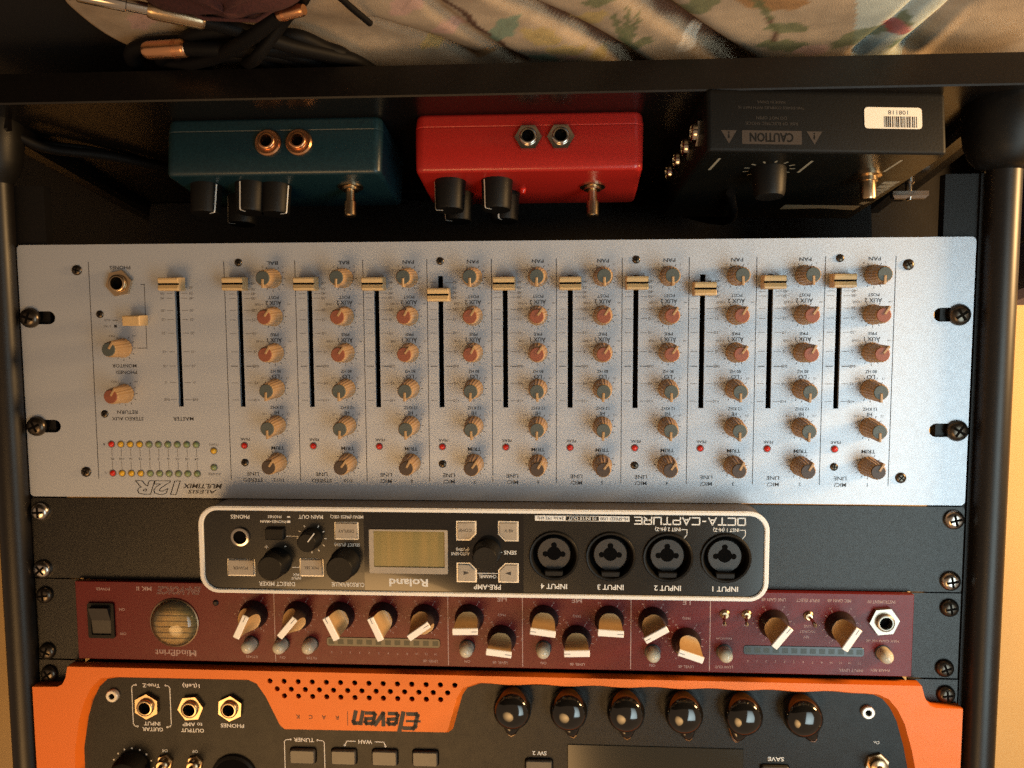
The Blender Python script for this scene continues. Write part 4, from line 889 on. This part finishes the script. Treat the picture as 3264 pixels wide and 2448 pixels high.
# =================================================================================
#  PEDALS ON THE SHELF
# =================================================================================
def rbox_loops(b, w, d, levels, r):
    """stack of rounded rectangles: levels (inset, z)"""
    vs = []; fs = []; n = None
    for ins, z in levels:
        L = rrect(-w / 2 + ins, ins, w / 2 - ins, d - ins, max(.6, r - ins), 5); n = len(L); vs += [(x, y, z) for x, y in L]
    for k in range(len(levels) - 1):
        for i in range(n): j = (i + 1) % n; fs.append((k * n + i, k * n + j, (k + 1) * n + j, (k + 1) * n + i))
    fs.append(tuple(reversed(range(n)))); e = (len(levels) - 1) * n; fs.append(tuple(range(e, e + n))); b.add(vs, fs); return b
JP = jack_meshes(6.7, 'copper', False, 4.4, 3.0); JPC = jack_meshes(6.7, 'chrome', True, 4.2, 3.0)
def pedal(name, label, x, y, w, col, metal, jx, knobs, fx, fy, led_at=None):
    t = ground_thing(name, label, 'effects pedal', x, y, -60, 0, 'effects pedals on the shelf')
    H = 28.8
    b = MB(); rbox_loops(b, w, 60, [(1.6, 0.0), (.9, .8), (.6, 1.6), (.15, 6.2), (.5, 6.6)], 5); part('base_lid', b, col, t, 40)
    b = MB(); rbox_loops(b, w, 60, [(.55, 6.4), (.25, 6.9), (.1, 7.3), (.6, H - 2.2), (1.0, H - .9), (1.9, H - .2), (2.8, H)], 5); part('enclosure', b, col, t, 40)
    for q in jx:   # jacks on the long side towards the viewer
        o = place('jack_socket', metal[0], t, q - x, .35, 12.9, 0, [('sleeve', metal[1]), ('socket_hole', metal[2])]); o.rotation_euler = (pi / 2, 0, 0)
    for kx, ky, a in knobs:
        q = MB(); q.lathe(kx - x, ky - y, [(8.0, H - .1), (8.0, H + 1.0), (7.8, H + 3), (7.3, H + 14), (6.9, H + 15)], 36, rib=.012); kn = part('knob', q, 'softblack', t, 30)
        dx, dy = sin(radians(a)), -cos(radians(a)); cx, cy = kx - x, ky - y
        q = MB(); P = [(8.05, H + .6), (7.85, H + 3), (7.36, H + 14), (6.96, H + 15.1), (3.4, H + 15.15)]
        vs = []; 
        for r_, z in P:
            for s_ in (-.42, .42): vs.append((cx + dx * r_ - dy * s_, cy + dy * r_ + dx * s_, z))
        q.add(vs, [(2 * i, 2 * i + 1, 2 * i + 3, 2 * i + 2) for i in range(len(P) - 1)]); part('pointer_line', q, 'white', kn, 0)
    cx, cy = fx - x, fy - y
    q = MB(); q.lathe(cx, cy, [(6.6, H - .05), (6.6, H + .9), (6.2, H + 1.1), (4.4, H + 1.1), (4.4, H + 2.4), (3.4, H + 2.6)], 32); fsw = part('footswitch', q, 'brass', t, 35)
    q = MB(); q.lathe(cx, cy, [(2.4, H + 2), (2.4, H + 8), (3.1, H + 8.4), (3.1, H + 15.4), (2.6, H + 16)], 24); part('plunger', q, 'brass', fsw, 35)
    if led_at:
        q = MB(); q.lathe(led_at[0] - x, led_at[1] - y, [(2, H - .05), (2, H + .8), (1.2, H + 2.2)], 16); part('indicator_led', q, 'ledred', t, 60)
    b = MB()
    for sx_ in (-1, 1):
        for yy in (6, 54): b.lathe(sx_ * (w / 2 - 8), yy, [(3, -.0), (3, .1)], 12)
    return t
pedal('effects_pedal', 'glossy red effects pedal with two jacks and black knobs', -24.7, -14.2, 112.5, 'red', JPC, (-24.8, -40.6), [(15.6, 2.5, 74), (-8.2, 2.5, 48), (14.0, 24, 60), (-10.5, 24, 20)], -56.6, 12.5, (-20.5, 17))
pedal('effects_pedal', 'dark teal effects pedal with two copper coloured jacks', 102.8, -13.4, 110.5, 'blue', JP, (104.9, 89.2), [(143.0, 4, -60), (119.0, 2.5, 22), (131.5, 25, 60), (107.0, 6, -70)], 68.2, 8.0)

bx = ground_thing('effects_pedal', 'black effects pedal with caution print and a white barcode sticker', 'effects pedal', -162.2, -33.0, -60, radians(-5.0), 'effects pedals on the shelf')
H = 28.6
b = MB(); rbox_loops(b, 110.5, 112, [(.6, 0), (.2, .8), (0, 2), (0, H - 1.4), (.3, H - .5), (1.0, H)], 2.2); part('enclosure', b, 'boxside', bx, 40)
b = MB(); b.prism(rrect(-54.2, 1.2, 54.2, 110.6, 1.5, 3), H - .1, H + .25); part('top_plate', b, 'boxblack', bx)
FX = Matrix.Translation((0, -.06, 0)) @ Matrix.Rotation(pi / 2, 4, 'X')          # print on the side towards the viewer
q = MB(); q.rect(12.2, 18.7, 39.0, 25.2, .0, xf=FX)
for cx in (7.0, 44.2): q.add([(cx - 3.7, 18.9, 0), (cx + 3.7, 18.9, 0), (cx, 25.2, 0)], [(0, 1, 2)], xf=FX)
# the sign reads upright when the pedal stands on its base: mirrored along x into place
q = MB(); CX = 25.6
q.plate(rrect(11.8, 18.9, 39.2, 25.3, .4, 2), [], -.02, .02, xf=FX)
for cx in (6.0, 45.2): q.add([(cx - 3.6, 19.0, .02), (cx + 3.6, 19.0, .02), (cx, 25.2, .02)], [(0, 1, 2)], xf=FX)
part('warning_print', q, 'caution', bx, 0)
q = MB(); q.text('CAUTION', CX, 22.1, 4.0, .1, width=20, bold=.02, xf=FX); q.text('!', 6.0, 21.2, 3.0, .1, bold=.02, xf=FX); q.text('!', 45.2, 21.2, 3.0, .1, bold=.02, xf=FX); part('warning_lettering', q, 'boxside', bx, 0)
q = MB()
for k, s_ in enumerate(('RISK OF ELECTRIC SHOCK', 'DO NOT OPEN')): q.text(s_, CX, 15.6 - 2.6 * k, 1.4, .05, xf=FX)
q.text('THIS DEVICE COMPLIES WITH PART 15', CX, 8.2, 1.2, .05, xf=FX); q.text('MADE IN CHINA', CX, 5.6, 1.2, .05, xf=FX)
part('fine_print', q, 'dimink', bx, 0)
q = MB(); q.prism(rrect(-43.8, 7.2, -17.2, 17.2, 1.6, 4), .0, .12, xf=FX); st = part('barcode_sticker', q, 'sticker', bx, 0)
q = MB(); rr = random.Random(11); x = -41.4
while x < -26.0: w_ = rr.choice((.25, .4, .6)); q.rect(x, 12.0, x + w_, 16.6, .16, xf=FX) if False else q.rect(x, 11.4, x + w_, 16.6, .16, xf=FX); x += w_ + rr.choice((.25, .35, .5))
q.text('108118', -32.8, 9.6, 2.0, .16, width=9.2, xf=FX); part('barcode', q, 'ink', st, 0)
def top_print(q, P, th): q.line(P, th, H + .3)
q = MB()
for a in range(-140, 141, 28): ra = radians(a); q.line([(19.5 + 10.2 * sin(ra), 24 - 10.2 * cos(ra)), (19.5 + 11.8 * sin(ra), 24 - 11.8 * cos(ra))], 1.0, H + .3)
part('knob_scale', q, 'print_reflection', bx, 0)
for x_, y_ in ((47, 10), (3, 12), (-38, 9)): q = MB(); q.line([(x_, y_), (x_ + .8, y_ + 16)], 1.3, H + .3); part('marking_bar', q, 'print_reflection', bx, 0)
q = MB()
q.add([(-50, 84, H + .3), (-8, 84, H + .3), (-8, 93, H + .3), (-30, 90, H + .3), (-50, 93, H + .3)], [(0, 1, 2, 3, 4)])  # bedspread's reflection in the glossy top, painted on in cream
part('painted_reflection', q, 'print_reflection', bx, 0); q = MB()
for k in range(7): q.add([(-52, 40 + 6 * k, H + .3), (-44 - .6 * k, 41 + 6 * k, H + .3), (-44 - .6 * k, 45 + 6 * k, H + .3), (-51, 46 + 6 * k, H + .3)], [(0, 1, 2, 3)])  # rest of the painted reflection, as stepped patches
part('painted_reflection_steps', q, 'print_reflection', bx, 0)
q = MB(); q.lathe(19.5, 24, [(8.2, H + .2), (8.2, H + 2), (7.4, H + 12), (6.6, H + 14)], 40, rib=.02); part('knob', q, 'softblack', bx, 40)
q = MB(); q.lathe(-31, 30, [(6.6, H + .2), (6.6, H + 1.4), (4.6, H + 2), (4.6, H + 4), (3.8, H + 4.2), (3.8, H + 12), (3.4, H + 13)], 32); part('footswitch', q, 'brass', bx, 40)
for k in range(4):
    o = place('side_jack', JPC[0], bx, 55.1, 14 + 20 * k, 15, 0, [('sleeve', JPC[1]), ('socket_hole', JPC[2])]); o.rotation_euler = (0, pi / 2, 0)

# leads lying on the shelf at the far end
cable('two turn black lead lying on the shelf beside the teal pedal', [(238, -10, 22), (228, 4, 24), (206, 26, 21), (180, 60, 19.5), (150, 100, 19.2), (60, 122, 19.2)], 2.6, group='leads lying on the shelf', zr=-76)
cable('thin black lead running along the shelf under the mixer edge', [(236, 6, 20), (214, 22, 18.4), (196, 50, 17.8), (172, 90, 17.8), (100, 104, 17.8), (-60, 112, 17.8)], 1.8, group='leads lying on the shelf', zr=-76)
cable('black patch lead curving behind the black effects pedal', [(-128, 20, 47), (-135, 60, 50), (-124, 96, 40), (-90, 110, 24), (-60, 118, 18)], 2.4, group='leads lying on the shelf', zr=-76)
